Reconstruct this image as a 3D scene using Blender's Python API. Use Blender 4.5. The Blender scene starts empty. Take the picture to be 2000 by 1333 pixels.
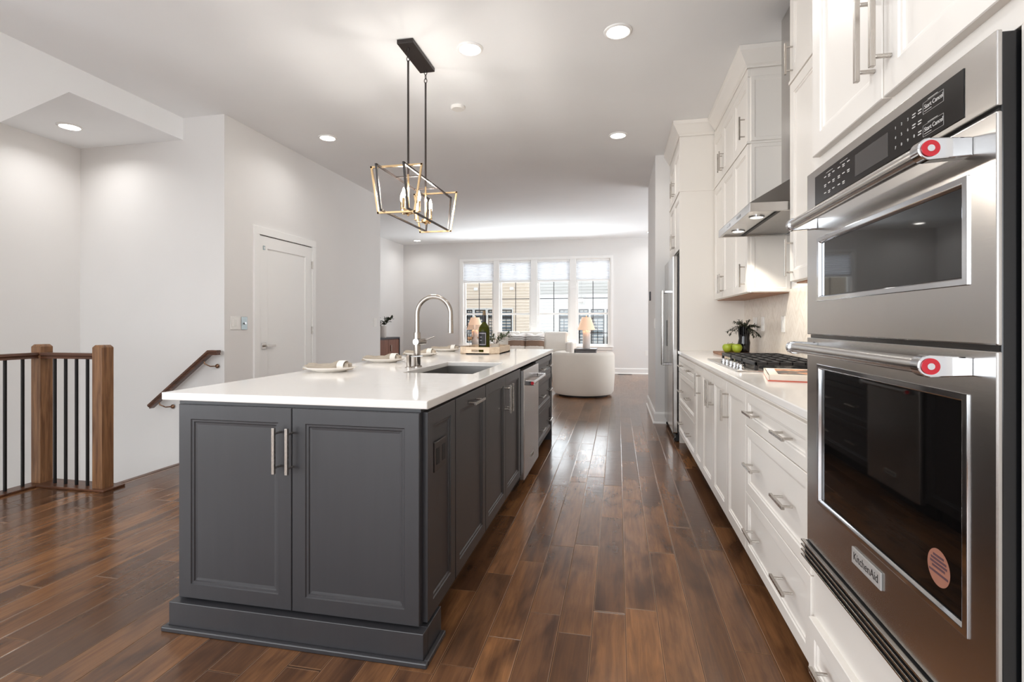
import bpy, bmesh, math, random
from mathutils import Vector, Matrix
random.seed(7)
S = bpy.context.scene
COL = S.collection
PI = math.pi
# ------------------------------------------------------------------ camera
cam = bpy.data.cameras.new('camera'); cam.sensor_width = 36; cam.lens = 18.0; cam.shift_y = -0.01775
cam.clip_start = 0.05; cam.clip_end = 200
co = bpy.data.objects.new('camera', cam); COL.objects.link(co)
co.location = (0, 0, 1.19); co.rotation_euler = (PI/2, 0, math.atan(0.2065))
S.camera = co
# ------------------------------------------------------------------ colour management
S.view_settings.view_transform = 'Standard'; S.view_settings.look = 'None'
S.view_settings.gamma = 1; S.view_settings.exposure = 0.67
S.view_settings.use_curve_mapping = False
# ------------------------------------------------------------------ sky
W = bpy.data.worlds.new('sky'); S.world = W; W.use_nodes = True
bg = W.node_tree.nodes['Background']
bg.inputs['Color'].default_value = (0.93, 0.965, 1.0, 1); bg.inputs['Strength'].default_value = 0.75
# ------------------------------------------------------------------ daylight through the far windows, plus added fill lights out of view
def area(name, loc, rot, sx, sy, power, col=(1, 1, 1), spread=PI, shape='RECTANGLE'):
    l = bpy.data.lights.new(name, 'AREA'); l.shape = shape; l.size = sx
    if shape == 'RECTANGLE': l.size_y = sy
    l.energy = power; l.color = col; l.spread = spread
    o = bpy.data.objects.new(name, l); COL.objects.link(o); o.location = loc; o.rotation_euler = rot
    return o
def aim(loc, tgt):
    return (Vector(tgt)-Vector(loc)).to_track_quat('-Z', 'Y').to_euler()
area('added_rear_fill', (-2.0, -3.9, 1.6), (PI/2, 0, 0), 5.6, 2.3, 105, (0.91, 0.957, 1.0))  # added fill behind the camera, shines in through a made-up opening
area('daylight_front_sky', (-2.0, 16.5, 4.95), aim((-2.0, 16.5, 4.95), (-2.0, 12.2, 1.95)), 8, 4.4, 1050, (0.91, 0.957, 1.0))
area('added_ground_fill', (-2.0, 14.6, -1.6), aim((-2.0, 14.6, -1.6), (-2.0, 12.2, 1.6)), 7, 2.2, 880, (0.93, 0.965, 1.0))  # added upward fill standing in for ground bounce, lifts the ceiling
area('added_side_fill', (4.3, 10.0, 1.6), (0, PI/2, 0), 2.0, 3.2, 95, (0.91, 0.957, 1.0))  # added fill for the living room, unseen beyond the right wall
area('added_left_fill', (-5.62, -1.5, 1.6), (0, -PI/2, 0), 2.0, 2.6, 90, (0.91, 0.957, 1.0))  # added fill from the left rear, brightens drawers and oven
S.cycles.max_bounces = 12; S.cycles.diffuse_bounces = 9; S.cycles.glossy_bounces = 4
S.cycles.transmission_bounces = 8; S.cycles.transparent_max_bounces = 12
S.cycles.sample_clamp_indirect = 6.0; S.cycles.caustics_reflective = False; S.cycles.caustics_refractive = False
S.cycles.use_denoising = True
CAN_W = 2.5          # watts of every recessed ceiling light
# ================================================================== materials
def lin(r, g, b):
    f = lambda c: (c/12.92 if c <= 0.04045 else ((c+0.055)/1.055)**2.4)
    return (f(r/255), f(g/255), f(b/255), 1)
class NT:
    def __init__(s, name):
        s.m = bpy.data.materials.new(name); s.m.use_nodes = True; s.t = s.m.node_tree
        s.b = s.t.nodes['Principled BSDF']; s.out = s.t.nodes['Material Output']
    def n(s, typ, **kw):
        nd = s.t.nodes.new('ShaderNode'+typ)
        for k, v in kw.items():
            if hasattr(nd, k) and not k.startswith('i_'): setattr(nd, k, v)
        return nd
    def link(s, a, b): s.t.links.new(a, b)
    def put(s, sock, v):
        if hasattr(v, 'is_output'): s.link(v, sock)
        else: sock.default_value = v
    def math(s, op, a, b=0.0, c=0.0):
        nd = s.n('Math', operation=op)
        for i, v in enumerate((a, b, c)): s.put(nd.inputs[i], v)
        return nd.outputs[0]
    def coord(s): return s.n('TexCoord').outputs['Object']
    def sep(s, v):
        nd = s.n('SeparateXYZ'); s.link(v, nd.inputs[0]); return nd.outputs
    def comb(s, x, y, z):
        nd = s.n('CombineXYZ')
        for i, v in enumerate((x, y, z)): s.put(nd.inputs[i], v)
        return nd.outputs[0]
    def noise(s, vec, scale=5.0, detail=3.0, rough=0.5, dist=0.0):
        nd = s.n('TexNoise'); s.link(vec, nd.inputs['Vector'])
        nd.inputs['Scale'].default_value = scale; nd.inputs['Detail'].default_value = detail
        nd.inputs['Roughness'].default_value = rough; nd.inputs['Distortion'].default_value = dist
        return nd.outputs['Fac']
    def scale(s, vec, x, y, z):
        nd = s.n('Mapping'); s.link(vec, nd.inputs['Vector']); nd.inputs['Scale'].default_value = (x, y, z)
        return nd.outputs[0]
    def ramp(s, fac, stops):
        nd = s.n('ValToRGB'); s.link(fac, nd.inputs[0]); el = nd.color_ramp.elements
        while len(el) < len(stops): el.new(0.5)
        for e, (p, c) in zip(el, stops): e.position = p; e.color = c
        return nd.outputs[0]
    def mix(s, fac, a, b, mode='MIX'):
        nd = s.n('Mix', data_type='RGBA', blend_type=mode)
        s.put(nd.inputs[0], fac); s.put(nd.inputs[6], a); s.put(nd.inputs[7], b)
        return nd.outputs[2]
    def bump(s, h, strength=0.2, dist=0.01):
        nd = s.n('Bump'); s.link(h, nd.inputs['Height'])
        nd.inputs['Strength'].default_value = strength; nd.inputs['Distance'].default_value = dist
        s.link(nd.outputs[0], s.b.inputs['Normal'])
    def set(s, **kw):
        names = dict(color='Base Color', rough='Roughness', metal='Metallic', spec='Specular IOR Level', trans='Transmission Weight',
                     ior='IOR', coat='Coat Weight', coatr='Coat Roughness', aniso='Anisotropic', emit='Emission Color', es='Emission Strength',
                     sheen='Sheen Weight', sss='Subsurface Weight', alpha='Alpha')
        for k, v in kw.items(): s.put(s.b.inputs[names[k]], v)
        return s
def paint(name, rgb, rough=0.55, bump=0.03, var=0.02, spec=0.4, sc=60):
    m = NT(name); v = m.coord()
    c = lin(*rgb); n1 = m.noise(v, 2.2, 2)
    d = tuple(max(0, x*(1-var*2)) for x in c[:3])+(1,)
    m.set(color=m.mix(n1, d, c), rough=rough, spec=spec)
    if bump: m.bump(m.noise(v, sc, 3), bump, 0.002)
    return m.m
def metal(name, rgb, rough=0.25, stretch=(1, 60, 60), bump=0.02, var=0.06, aniso=0.0):
    m = NT(name); v = m.scale(m.coord(), *stretch); n1 = m.noise(v, 14, 3, 0.6)
    c = lin(*rgb); d = tuple(x*(1-var) for x in c[:3])+(1,)
    r = m.math('ADD', m.math('MULTIPLY', n1, 0.12*rough/0.25), rough-0.06*rough/0.25)
    m.set(color=m.mix(n1, d, c), rough=r, metal=1.0, aniso=aniso)
    if bump: m.bump(n1, bump, 0.001)
    return m.m
def plain(name, rgb, rough=0.5, **kw):
    m = NT(name); n1 = m.noise(m.coord(), 9, 2); c = lin(*rgb)
    m.set(color=m.mix(n1, tuple(x*0.93 for x in c[:3])+(1,), c), rough=rough, **kw); return m.m
def fabric(name, rgb, sc=420, var=0.08):
    m = NT(name); v = m.coord(); c = lin(*rgb)
    n1 = m.noise(v, sc, 2); n2 = m.noise(v, 4, 2)
    m.set(color=m.mix(n2, tuple(x*(1-var) for x in c[:3])+(1,), c), rough=0.9, spec=0.15, sheen=0.15); m.bump(n1, 0.25, 0.002); return m.m
def wood(name, light, dark, axis='z', rough=0.4, sc=1.0, coat=0.0):
    m = NT(name); v = m.coord()
    k = {'x': (1.2, 22, 22), 'y': (22, 1.2, 22), 'z': (22, 22, 1.2)}[axis]
    n1 = m.noise(m.scale(v, *[q*sc for q in k]), 2.2, 4, 0.6, 0.8)
    n2 = m.noise(m.scale(v, *[q*sc*5 for q in k]), 3, 2)
    c = m.ramp(n1, [(0.3, lin(*dark)), (0.62, lin(*light))])
    m.set(color=m.mix(m.math('MULTIPLY', n2, 0.35), c, lin(*dark)), rough=rough, coat=coat); m.bump(n2, 0.06, 0.002); return m.m
def emit(name, rgb, strength):
    m = NT(name); n1 = m.noise(m.coord(), 3, 1); c = lin(*rgb)
    m.set(color=c, emit=m.mix(n1, tuple(x*0.97 for x in c[:3])+(1,), c), es=strength); return m.m

M = {}
M['wall'] = paint('wall_paint', (230, 228, 226), 0.6)
M['ceil'] = paint('ceiling_paint', (243, 244, 245), 0.7)
M['trim'] = paint('white_trim_paint', (240, 239, 237), 0.35, 0.0, 0.01)
M['white'] = paint('white_cabinet_paint', (236, 231, 224), 0.34, 0.01, 0.015, 0.45)
def gray_cab():
    m = NT('charcoal_stained_maple'); v = m.coord()
    n1 = m.noise(m.scale(v, 14, 14, 0.9), 2.5, 4, 0.6); n2 = m.noise(v, 2.5, 2)
    c = m.mix(n1, lin(40, 40, 44), lin(52, 51, 54)); c = m.mix(m.math('MULTIPLY', n2, 0.5), c, lin(48, 46, 47))
    m.set(color=c, rough=0.36, spec=0.7); return m.m
M['gray'] = gray_cab()
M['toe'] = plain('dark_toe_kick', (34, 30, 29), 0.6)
M['shadow'] = plain('cabinet_interior_dark', (40, 37, 36), 0.7)
def quartz():
    m = NT('white_quartz'); v = m.coord()
    n0 = m.noise(v, 1.1, 4, 0.55, 1.5)
    vein = m.math('ABSOLUTE', m.math('SUBTRACT', n0, 0.5))
    vm = m.ramp(vein, [(0.0, (1, 1, 1, 1)), (0.012, (0, 0, 0, 1))])
    n2 = m.noise(v, 0.8, 2)
    vf = m.math('MULTIPLY', m.math('MULTIPLY', vm, m.ramp(n2, [(0.45, (0, 0, 0, 1)), (0.6, (1, 1, 1, 1))])), 0.22)
    m.set(color=m.mix(vf, lin(238, 235, 231), lin(190, 180, 170)), rough=0.1, spec=0.5); return m.m
M['quartz'] = quartz()
def floorwood():
    m = NT('hand_scraped_wood_floor'); v = m.coord(); x, y, z = m.sep(v)
    rowf = m.math('DIVIDE', m.math('SUBTRACT', x, 0.03), 0.128)
    row = m.math('FLOOR', rowf); fx = m.math('FRACT', rowf)
    wn = m.n('TexWhiteNoise', noise_dimensions='1D'); m.link(row, wn.inputs['W']); rr = wn.outputs['Value']
    wn2 = m.n('TexWhiteNoise', noise_dimensions='1D'); m.link(m.math('ADD', row, 77.3), wn2.inputs['W'])
    leng = m.math('ADD', 0.75, m.math('MULTIPLY', wn2.outputs['Value'], 0.55))
    yf = m.math('ADD', m.math('DIVIDE', y, leng), m.math('MULTIPLY', rr, 9.7))
    # uneven board lengths inside one row
    yf = m.math('ADD', yf, m.math('MULTIPLY', m.math('SINE', m.math('ADD', m.math('MULTIPLY', yf, 2.1), m.math('MULTIPLY', rr, 6.0))), 0.22))
    pl = m.math('FLOOR', yf); fy = m.math('FRACT', yf)
    wn3 = m.n('TexWhiteNoise', noise_dimensions='2D'); m.link(m.comb(row, pl, 0.0), wn3.inputs['Vector']); pid = wn3.outputs['Value']
    base = m.ramp(pid, [(0.0, lin(90, 61, 40)), (0.3, lin(122, 84, 54)), (0.6, lin(146, 101, 64)), (0.85, lin(116, 80, 53)), (1.0, lin(82, 57, 39))])
    gv = m.comb(m.math('ADD', m.math('MULTIPLY', x, 30.0), m.math('MULTIPLY', pid, 40.0)), m.math('MULTIPLY', y, 2.2), m.math('MULTIPLY', pid, 31.0))
    grain = m.noise(gv, 1.6, 5, 0.65, 0.6)
    c = m.mix(m.ramp(grain, [(0.35, (0, 0, 0, 1)), (0.68, (0.6, 0.6, 0.6, 1))]), base, lin(70, 47, 35))
    bv = m.comb(m.math('ADD', m.math('MULTIPLY', x, 7.0), m.math('MULTIPLY', pid, 53.0)), m.math('ADD', m.math('MULTIPLY', y, 2.3), m.math('MULTIPLY', pid, 17.0)), 0.0)
    burn = m.noise(bv, 1.0, 3, 0.5, 0.4)
    c = m.mix(m.ramp(burn, [(0.48, (0, 0, 0, 1)), (0.68, (0.72, 0.72, 0.72, 1))]), c, lin(52, 34, 26))
    ex = m.math('MINIMUM', fx, m.math('SUBTRACT', 1.0, fx))
    ey = m.math('MULTIPLY', m.math('MINIMUM', fy, m.math('SUBTRACT', 1.0, fy)), 7.5)
    e = m.math('MINIMUM', ex, ey)
    groove = m.ramp(e, [(0.0, (1, 1, 1, 1)), (0.02, (0, 0, 0, 1))])
    lip = m.ramp(e, [(0.01, (0, 0, 0, 1)), (0.018, (1, 1, 1, 1)), (0.034, (0, 0, 0, 1))])  # highlight of the bevelled board edges, painted into the colour
    c = m.mix(m.math('MULTIPLY', lip, 0.45), c, lin(186, 142, 104))
    c = m.mix(m.math('MULTIPLY', groove, 0.75), c, lin(38, 26, 20))
    sc1 = m.noise(m.comb(m.math('MULTIPLY', x, 9.0), m.math('MULTIPLY', y, 26.0), pid), 1.0, 2, 0.5)
    sc2 = m.noise(m.comb(m.math('MULTIPLY', x, 5.0), m.math('MULTIPLY', y, 3.0), pid), 1.0, 2, 0.5)
    h = m.math('ADD', m.math('MULTIPLY', sc1, 0.35), sc2)
    h = m.math('SUBTRACT', h, m.math('MULTIPLY', m.ramp(e, [(0.0, (1, 1, 1, 1)), (0.035, (0, 0, 0, 1))]), 0.5))
    m.bump(h, 0.3, 0.0055)
    m.set(color=c, rough=m.math('ADD', 0.13, m.math('MULTIPLY', grain, 0.14)), spec=0.38); return m.m
M['floor'] = floorwood()
M['oak'] = wood('stained_oak', (150, 110, 76), (92, 60, 39), 'z', 0.38)
M['oak_x'] = wood('dark_stained_oak_rail', (104, 66, 44), (56, 33, 24), 'x', 0.32)
M['oak_y'] = wood('dark_stained_oak_rail_along', (104, 66, 44), (56, 33, 24), 'y', 0.32)
M['iron'] = plain('black_iron', (18, 17, 18), 0.45)
M['steel'] = metal('brushed_stainless', (196, 193, 190), 0.24, (1, 1.5, 90), 0.015)
M['steel_dark'] = metal('stainless_sink', (150, 146, 142), 0.32, (40, 1, 40), 0.02)
M['chrome'] = metal('polished_chrome', (214, 216, 219), 0.08, (1, 1, 1), 0)
M['nickel'] = metal('brushed_nickel', (196, 190, 183), 0.26, (60, 60, 2), 0.02)
M['faucet'] = metal('brushed_faucet_steel', (176, 168, 160), 0.24, (60, 60, 2), 0.02)
M['gold'] = metal('champagne_gold', (214, 182, 138), 0.24, (4, 4, 4), 0.01)
M['bronze'] = plain('dark_bronze', (44, 37, 34), 0.4, metal=0.3)
M['bronze_knob'] = metal('oiled_bronze', (132, 102, 82), 0.28, (5, 5, 5), 0)
M['blackglass'] = plain('black_oven_glass', (10, 9, 9), 0.03, spec=0.6)
M['blackplastic'] = plain('gloss_black_enamel', (17, 17, 19), 0.16)
M['blackmatte'] = plain('matte_black', (16, 15, 15), 0.6)
M['castiron'] = plain('cast_iron', (26, 26, 28), 0.42)
M['display'] = plain('gray_display', (74, 72, 71), 0.12)
M['label'] = plain('panel_print', (206, 203, 200), 0.5)
M['ink'] = plain('dark_lettering', (40, 34, 32), 0.5)
M['red'] = plain('red_enamel', (196, 28, 44), 0.3)
M['sticker'] = plain('orange_sticker', (158, 108, 90), 0.5)
M['badge'] = plain('satin_badge', (186, 183, 180), 0.4, metal=0.25)
M['stickeredge'] = plain('sticker_print', (92, 66, 72), 0.5)
M['plastic'] = plain('white_plastic', (238, 236, 232), 0.35)
M['grayplate'] = metal('brushed_switch_plate', (176, 186, 188), 0.35, (40, 40, 2), 0.02)
M['dark_outlet'] = plain('brown_plastic', (48, 40, 38), 0.4)
M['ceramic'] = plain('white_ceramic', (240, 236, 230), 0.15)
M['linen'] = fabric('linen_napkin', (178, 166, 150), 500, 0.2)
M['ring'] = fabric('woven_white_ring', (232, 228, 220), 300)
M['sofa'] = fabric('ivory_upholstery', (232, 227, 220), 300)
M['boucle'] = fabric('cream_boucle', (233, 226, 216), 160)
def stripes():
    m = NT('striped_pillow_fabric'); v = m.coord(); x, y, z = m.sep(v)
    zz = m.math('ADD', z, m.math('MULTIPLY', m.noise(v, 14, 2), 0.02))
    c = m.ramp(m.math('MULTIPLY', zz, 2.5), [(0.0, lin(232, 226, 220)), (0.26, lin(228, 220, 212)), (0.27, lin(140, 116, 100)), (0.58, lin(134, 110, 96)),
        (0.6, lin(232, 228, 224)), (0.68, lin(90, 82, 78)), (0.71, lin(235, 232, 228)), (0.80, lin(96, 88, 84)), (0.83, lin(236, 232, 228))])
    m.set(color=c, rough=0.9, spec=0.1); m.bump(m.noise(v, 350, 2), 0.2, 0.002); return m.m
M['stripes'] = stripes()
def shade():
    m = NT('warm_lit_lamp_shade'); v = m.coord(); n1 = m.noise(m.scale(v, 60, 60, 60), 5, 2)
    m.set(color=m.mix(n1, lin(226, 196, 170), lin(238, 214, 192)), rough=0.8, emit=lin(246, 186, 146), es=0.22); return m.m
M['shade'] = shade()
M['stone'] = plain('pale_stone_lamp_base', (206, 198, 192), 0.6)
M['greytable'] = wood('grey_wood', (112, 110, 110), (72, 70, 72), 'x', 0.5)
M['walnut'] = wood('reddish_walnut', (136, 92, 76), (88, 54, 44), 'z', 0.4)
M['darkmetal'] = plain('dark_metal_frame', (62, 60, 64), 0.4)
M['leaf'] = plain('grey_green_leaf', (74, 84, 62), 0.55)
M['leaf_dark'] = plain('dark_green_leaf', (44, 52, 34), 0.5)
M['stem'] = plain('brown_stem', (70, 56, 40), 0.7)
M['apple'] = plain('green_apple_skin', (152, 168, 48), 0.28)
M['board'] = wood('cutting_board_wood', (170, 122, 88), (124, 82, 56), 'y', 0.5)
M['traywood'] = wood('pale_tray_wood', (226, 208, 186), (204, 182, 156), 'x', 0.5)
M['blackvase'] = plain('black_glass_vase', (12, 11, 13), 0.06, spec=0.6)
M['bulb'] = emit('bulb_glow', (255, 236, 208), 26)
M['lens'] = emit('downlight_lens', (255, 250, 242), 9)
M['hoodlens'] = emit('hood_lamp', (255, 246, 232), 6)
M['paper'] = plain('cream_pages', (238, 228, 214), 0.7)
M['cover'] = plain('red_book_cover', (206, 96, 72), 0.5)
def clear(name, tint=(1, 1, 1, 1), fres=1.45, gl=(1, 1, 1, 1)):
    m = NT(name); nt = m.t; nt.nodes.remove(m.b)
    tr = m.n('BsdfTransparent'); tr.inputs[0].default_value = tint
    gs = m.n('BsdfGlossy'); gs.inputs['Roughness'].default_value = 0.02; gs.inputs[0].default_value = gl
    lw = m.n('LayerWeight'); lw.inputs['Blend'].default_value = 0.5
    n1 = m.noise(m.coord(), 3, 1)
    f = m.math('ADD', 0.03, m.math('MULTIPLY', m.math('POWER', lw.outputs['Facing'], 3.0), fres))
    mx = m.n('MixShader'); m.link(m.math('ADD', f, m.math('MULTIPLY', n1, 0.01)), mx.inputs[0])
    m.link(tr.outputs[0], mx.inputs[1]); m.link(gs.outputs[0], mx.inputs[2]); m.link(mx.outputs[0], m.out.inputs[0]); return m.m
M['pane'] = clear('window_glass', (0.97, 0.98, 0.98, 1), 0.7)
M['glass'] = clear('clear_stemware', (0.87, 0.86, 0.85, 1), 0.8)
M['bottleglass'] = plain('olive_bottle_glass', (88, 92, 30), 0.06, trans=0.75, ior=1.2)
M['wine'] = plain('amber_corks', (186, 142, 104), 0.4)
M['foil'] = plain('dark_foil', (30, 26, 30), 0.35)
M['cork'] = plain('brown_cork_cap', (110, 90, 66), 0.6)
M['winelabel'] = plain('black_bottle_label', (24, 23, 26), 0.5)
M['winelabel2'] = plain('pale_label_print', (170, 166, 176), 0.5)
def blind():
    m = NT('translucent_cellular_shade'); v = m.coord(); n1 = m.noise(v, 40, 2)
    df = m.n('BsdfDiffuse'); tl = m.n('BsdfTranslucent')
    c = m.mix(n1, lin(238, 240, 243), lin(246, 247, 249)); m.link(c, df.inputs[0]); m.link(c, tl.inputs[0])
    mx = m.n('MixShader'); mx.inputs[0].default_value = 0.24
    m.link(df.outputs[0], mx.inputs[1]); m.link(tl.outputs[0], mx.inputs[2]); m.link(mx.outputs[0], m.out.inputs[0]); return m.m
M['blind'] = blind()
def chevron():
    m = NT('marble_chevron_tile'); v = m.coord(); x, y, z = m.sep(v)
    zig = m.math('ABSOLUTE', m.math('SUBTRACT', m.math('FRACT', m.math('DIVIDE', y, 0.16)), 0.5))
    zc = m.math('ADD', z, m.math('MULTIPLY', zig, 0.2))
    f = m.math('FRACT', m.math('DIVIDE', zc, 0.062)); idr = m.math('FLOOR', m.math('DIVIDE', zc, 0.062))
    half = m.math('FLOOR', m.math('DIVIDE', y, 0.08))
    wn = m.n('TexWhiteNoise', noise_dimensions='2D'); m.link(m.comb(idr, half, 0.0), wn.inputs['Vector'])
    vein = m.noise(m.comb(m.math('MULTIPLY', wn.outputs['Value'], 9.0), m.math('MULTIPLY', y, 6.0), m.math('MULTIPLY', zc, 18.0)), 1.6, 5, 0.65, 1.2)
    c = m.ramp(vein, [(0.34, lin(206, 194, 180)), (0.5, lin(223, 214, 203)), (0.7, lin(230, 222, 212))])
    g = m.ramp(f, [(0.0, (1, 1, 1, 1)), (0.05, (0, 0, 0, 1))])
    m.set(color=m.mix(m.math('MULTIPLY', g, 0.4), c, lin(180, 168, 154)), rough=0.22); return m.m
M['splash'] = chevron()
def siding(name, rgb):
    m = NT(name); v = m.coord(); n1 = m.noise(m.scale(v, 0.6, 1, 8), 2, 3)
    c = lin(*rgb); m.set(color=m.mix(n1, tuple(q*0.94 for q in c[:3])+(1,), c), rough=0.6); return m.m
M['siding_c'] = siding('cream_siding', (228, 214, 197)); M['siding_w'] = siding('white_siding', (214, 213, 210))
M['outglass'] = plain('dark_house_glass', (96, 110, 118), 0.08)
M['ground'] = plain('gray_asphalt', (62, 61, 60), 0.8)
def cover_pic():
    m = NT('cookbook_cover_picture'); v = m.coord(); n1 = m.noise(v, 22, 4, 0.6, 0.8); n2 = m.noise(v, 9, 2, 0.5)
    c = m.ramp(n1, [(0.4, lin(150, 84, 44)), (0.55, lin(214, 140, 90)), (0.66, lin(236, 196, 150))])
    m.set(color=m.mix(m.ramp(n2, [(0.50, (1, 1, 1, 1)), (0.55, (0, 0, 0, 1))]), c, lin(58, 50, 48)), rough=0.4); return m.m
M['picture'] = cover_pic()
# ================================================================== mesh builder
class B:
    def __init__(s): s.bm = bmesh.new()
    def quadbox(s, pts):
        v = [s.bm.verts.new(p) for p in pts]
        for f in ((0, 3, 2, 1), (4, 5, 6, 7), (0, 1, 5, 4), (1, 2, 6, 5), (2, 3, 7, 6), (3, 0, 4, 7)): s.bm.faces.new([v[i] for i in f])
        return s
    def box(s, x0, x1, y0, y1, z0, z1, mat=None):
        p = [(x0, y0, z0), (x1, y0, z0), (x1, y1, z0), (x0, y1, z0), (x0, y0, z1), (x1, y0, z1), (x1, y1, z1), (x0, y1, z1)]
        if mat is not None: p = [mat @ Vector(q) for q in p]
        return s.quadbox(p)
    def prism(s, poly, a, b, axis='z'):
        f = {'z': lambda u, v, w: (u, v, w), 'y': lambda u, v, w: (u, w, v), 'x': lambda u, v, w: (w, u, v)}[axis]
        lo = [s.bm.verts.new(f(u, v, a)) for u, v in poly]; hi = [s.bm.verts.new(f(u, v, b)) for u, v in poly]
        s.bm.faces.new(lo[::-1]); s.bm.faces.new(hi); n = len(poly)
        for i in range(n): s.bm.faces.new((lo[i], lo[(i+1) % n], hi[(i+1) % n], hi[i]))
        return s
    def tube(s, pts, r, seg=12, cap=True, r2=None):
        pts = [Vector(p) for p in pts]; n = len(pts); rings = []
        t0 = (pts[1]-pts[0]).normalized(); up = Vector((0, 0, 1)) if abs(t0.z) < 0.9 else Vector((1, 0, 0))
        a = t0.cross(up).normalized()
        for i, p in enumerate(pts):
            t = ((pts[min(i+1, n-1)]-pts[i]).normalized()+(pts[i]-pts[max(i-1, 0)]).normalized()).normalized() if 0 < i < n-1 else ((pts[1]-pts[0]) if i == 0 else (pts[-1]-pts[-2])).normalized()
            a = (a-t*a.dot(t)).normalized(); b = t.cross(a)
            rr = r if r2 is None else r+(r2-r)*i/(n-1)
            rings.append([s.bm.verts.new(p+a*rr*math.cos(k*2*PI/seg)+b*rr*math.sin(k*2*PI/seg)) for k in range(seg)])
        for i in range(n-1):
            for k in range(seg): s.bm.faces.new((rings[i][k], rings[i][(k+1) % seg], rings[i+1][(k+1) % seg], rings[i+1][k]))
        if cap: s.bm.faces.new(rings[0][::-1]); s.bm.faces.new(rings[-1])
        return s
    def cyl(s, p0, p1, r, seg=20, r2=None): return s.tube([p0, p1], r, seg, True, r2)
    def lathe(s, cx, cy, prof, seg=32, cz=0.0, close=True):
        rings = []
        for r, z in prof:
            rings.append([s.bm.verts.new((cx+r*math.cos(k*2*PI/seg), cy+r*math.sin(k*2*PI/seg), cz+z)) for k in range(seg)] if r > 1e-6 else [s.bm.verts.new((cx, cy, cz+z))])
        for a, b in zip(rings, rings[1:]):
            for k in range(seg):
                j = (k+1) % seg
                if len(a) == 1 and len(b) == 1: continue
                if len(a) == 1: s.bm.faces.new((a[0], b[j], b[k]))
                elif len(b) == 1: s.bm.faces.new((a[k], a[j], b[0]))
                else: s.bm.faces.new((a[k], a[j], b[j], b[k]))
        if close:
            for rg, fl in ((rings[0], True), (rings[-1], False)):
                if len(rg) > 1: s.bm.faces.new(rg[::-1] if fl else rg)
        return s
    def sphere(s, c, rx, ry=None, rz=None, seg=20):
        ry = rx if ry is None else ry; rz = rx if rz is None else rz
        m = Matrix.Translation(c) @ Matrix.Diagonal((rx, ry, rz, 1))
        bmesh.ops.create_uvsphere(s.bm, u_segments=seg, v_segments=max(8, seg*2//3), radius=1, matrix=m); return s
    def sweep(s, path, prof, closed=False):
        """path: 2-D points; prof: (outward, z); outward = left of travel; mitred corners."""
        n = len(path); P = [Vector(p) for p in path]; rings = []
        for i in range(n):
            d0 = (P[i]-P[i-1]).normalized() if i > 0 else (P[1]-P[0]).normalized()
            d1 = (P[i+1]-P[i]).normalized() if i < n-1 else d0
            n0 = Vector((-d0.y, d0.x)); n1 = Vector((-d1.y, d1.x)); mm = (n0+n1).normalized(); k = 1/max(0.3, mm.dot(n0))
            rings.append([s.bm.verts.new((P[i].x+mm.x*k*o, P[i].y+mm.y*k*o, z)) for o, z in prof])
        m = len(prof)
        for a, b in zip(rings, rings[1:]):
            for k in range(m): s.bm.faces.new((a[k], a[(k+1) % m], b[(k+1) % m], b[k]))
        s.bm.faces.new(rings[0][::-1]); s.bm.faces.new(rings[-1]); return s
    def panel(s, mat, w, h, t=0.02, stile=0.058, steps=None):
        """framed door, local x 0..w, z 0..h, back at y=0, front towards -y"""
        if steps is None: steps = [(0.0, t), (stile, t), (stile+0.003, t-0.004), (stile+0.011, t-0.005), (stile+0.014, t-0.009), (stile+0.019, t-0.010)]
        bv = 0.002
        loops = [(0.0, 0.0), (0.0, t-bv)]+[(bv if i == 0 else o, q) for i, (o, q) in enumerate(steps)]
        rings = []
        for o, q in loops:
            rings.append([s.bm.verts.new(mat @ Vector(p)) for p in ((o, -q, o), (w-o, -q, o), (w-o, -q, h-o), (o, -q, h-o))])
        for a, b in zip(rings, rings[1:]):
            for k in range(4): s.bm.faces.new((a[k], a[(k+1) % 4], b[(k+1) % 4], b[k]))
        s.bm.faces.new(rings[0][::-1]); s.bm.faces.new(rings[-1]); return s
    def frame(s, mat, w, h, ix0, ix1, iz0, iz1, y0, y1, lip=0.0):
        """flat slab with a rectangular hole, local x/z; y1 back, y0 front (smaller = towards viewer)"""
        o = [(0, 0), (w, 0), (w, h), (0, h)]; i = [(ix0, iz0), (ix1, iz0), (ix1, iz1), (ix0, iz1)]
        i2 = [(ix0+lip, iz0+lip), (ix1-lip, iz0+lip), (ix1-lip, iz1-lip), (ix0+lip, iz1-lip)]
        mk = lambda L, y: [s.bm.verts.new(mat @ Vector((a, y, b))) for a, b in L]
        of, ob, jf, jb = mk(o, y0), mk(o, y1), mk(i, y0), mk(i2, y1)
        for k in range(4):
            j = (k+1) % 4
            s.bm.faces.new((of[k], of[j], jf[j], jf[k])); s.bm.faces.new((ob[j], ob[k], jb[k], jb[j]))
            s.bm.faces.new((ob[k], ob[j], of[j], of[k])); s.bm.faces.new((jf[k], jf[j], jb[j], jb[k]))
        return s
    def handle(s, mat, cx, cz, L, vert=True, y=0.0, sq=0.011, out=0.032):
        a = L/2; p = L/2-0.022
        if vert:
            s.box(cx-sq/2, cx+sq/2, y-out-sq, y-out, cz-a, cz+a, mat)
            for q in (-p, p): s.cyl(mat @ Vector((cx, y, cz+q)), mat @ Vector((cx, y-out, cz+q)), 0.0048, 10)
        else:
            s.box(cx-a, cx+a, y-out-sq, y-out, cz-sq/2, cz+sq/2, mat)
            for q in (-p, p): s.cyl(mat @ Vector((cx+q, y, cz)), mat @ Vector((cx+q, y-out, cz)), 0.0048, 10)
        return s
    def xf(s, mat):
        for v in s.bm.verts: v.co = mat @ v.co
        return s
OFF = {}
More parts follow.
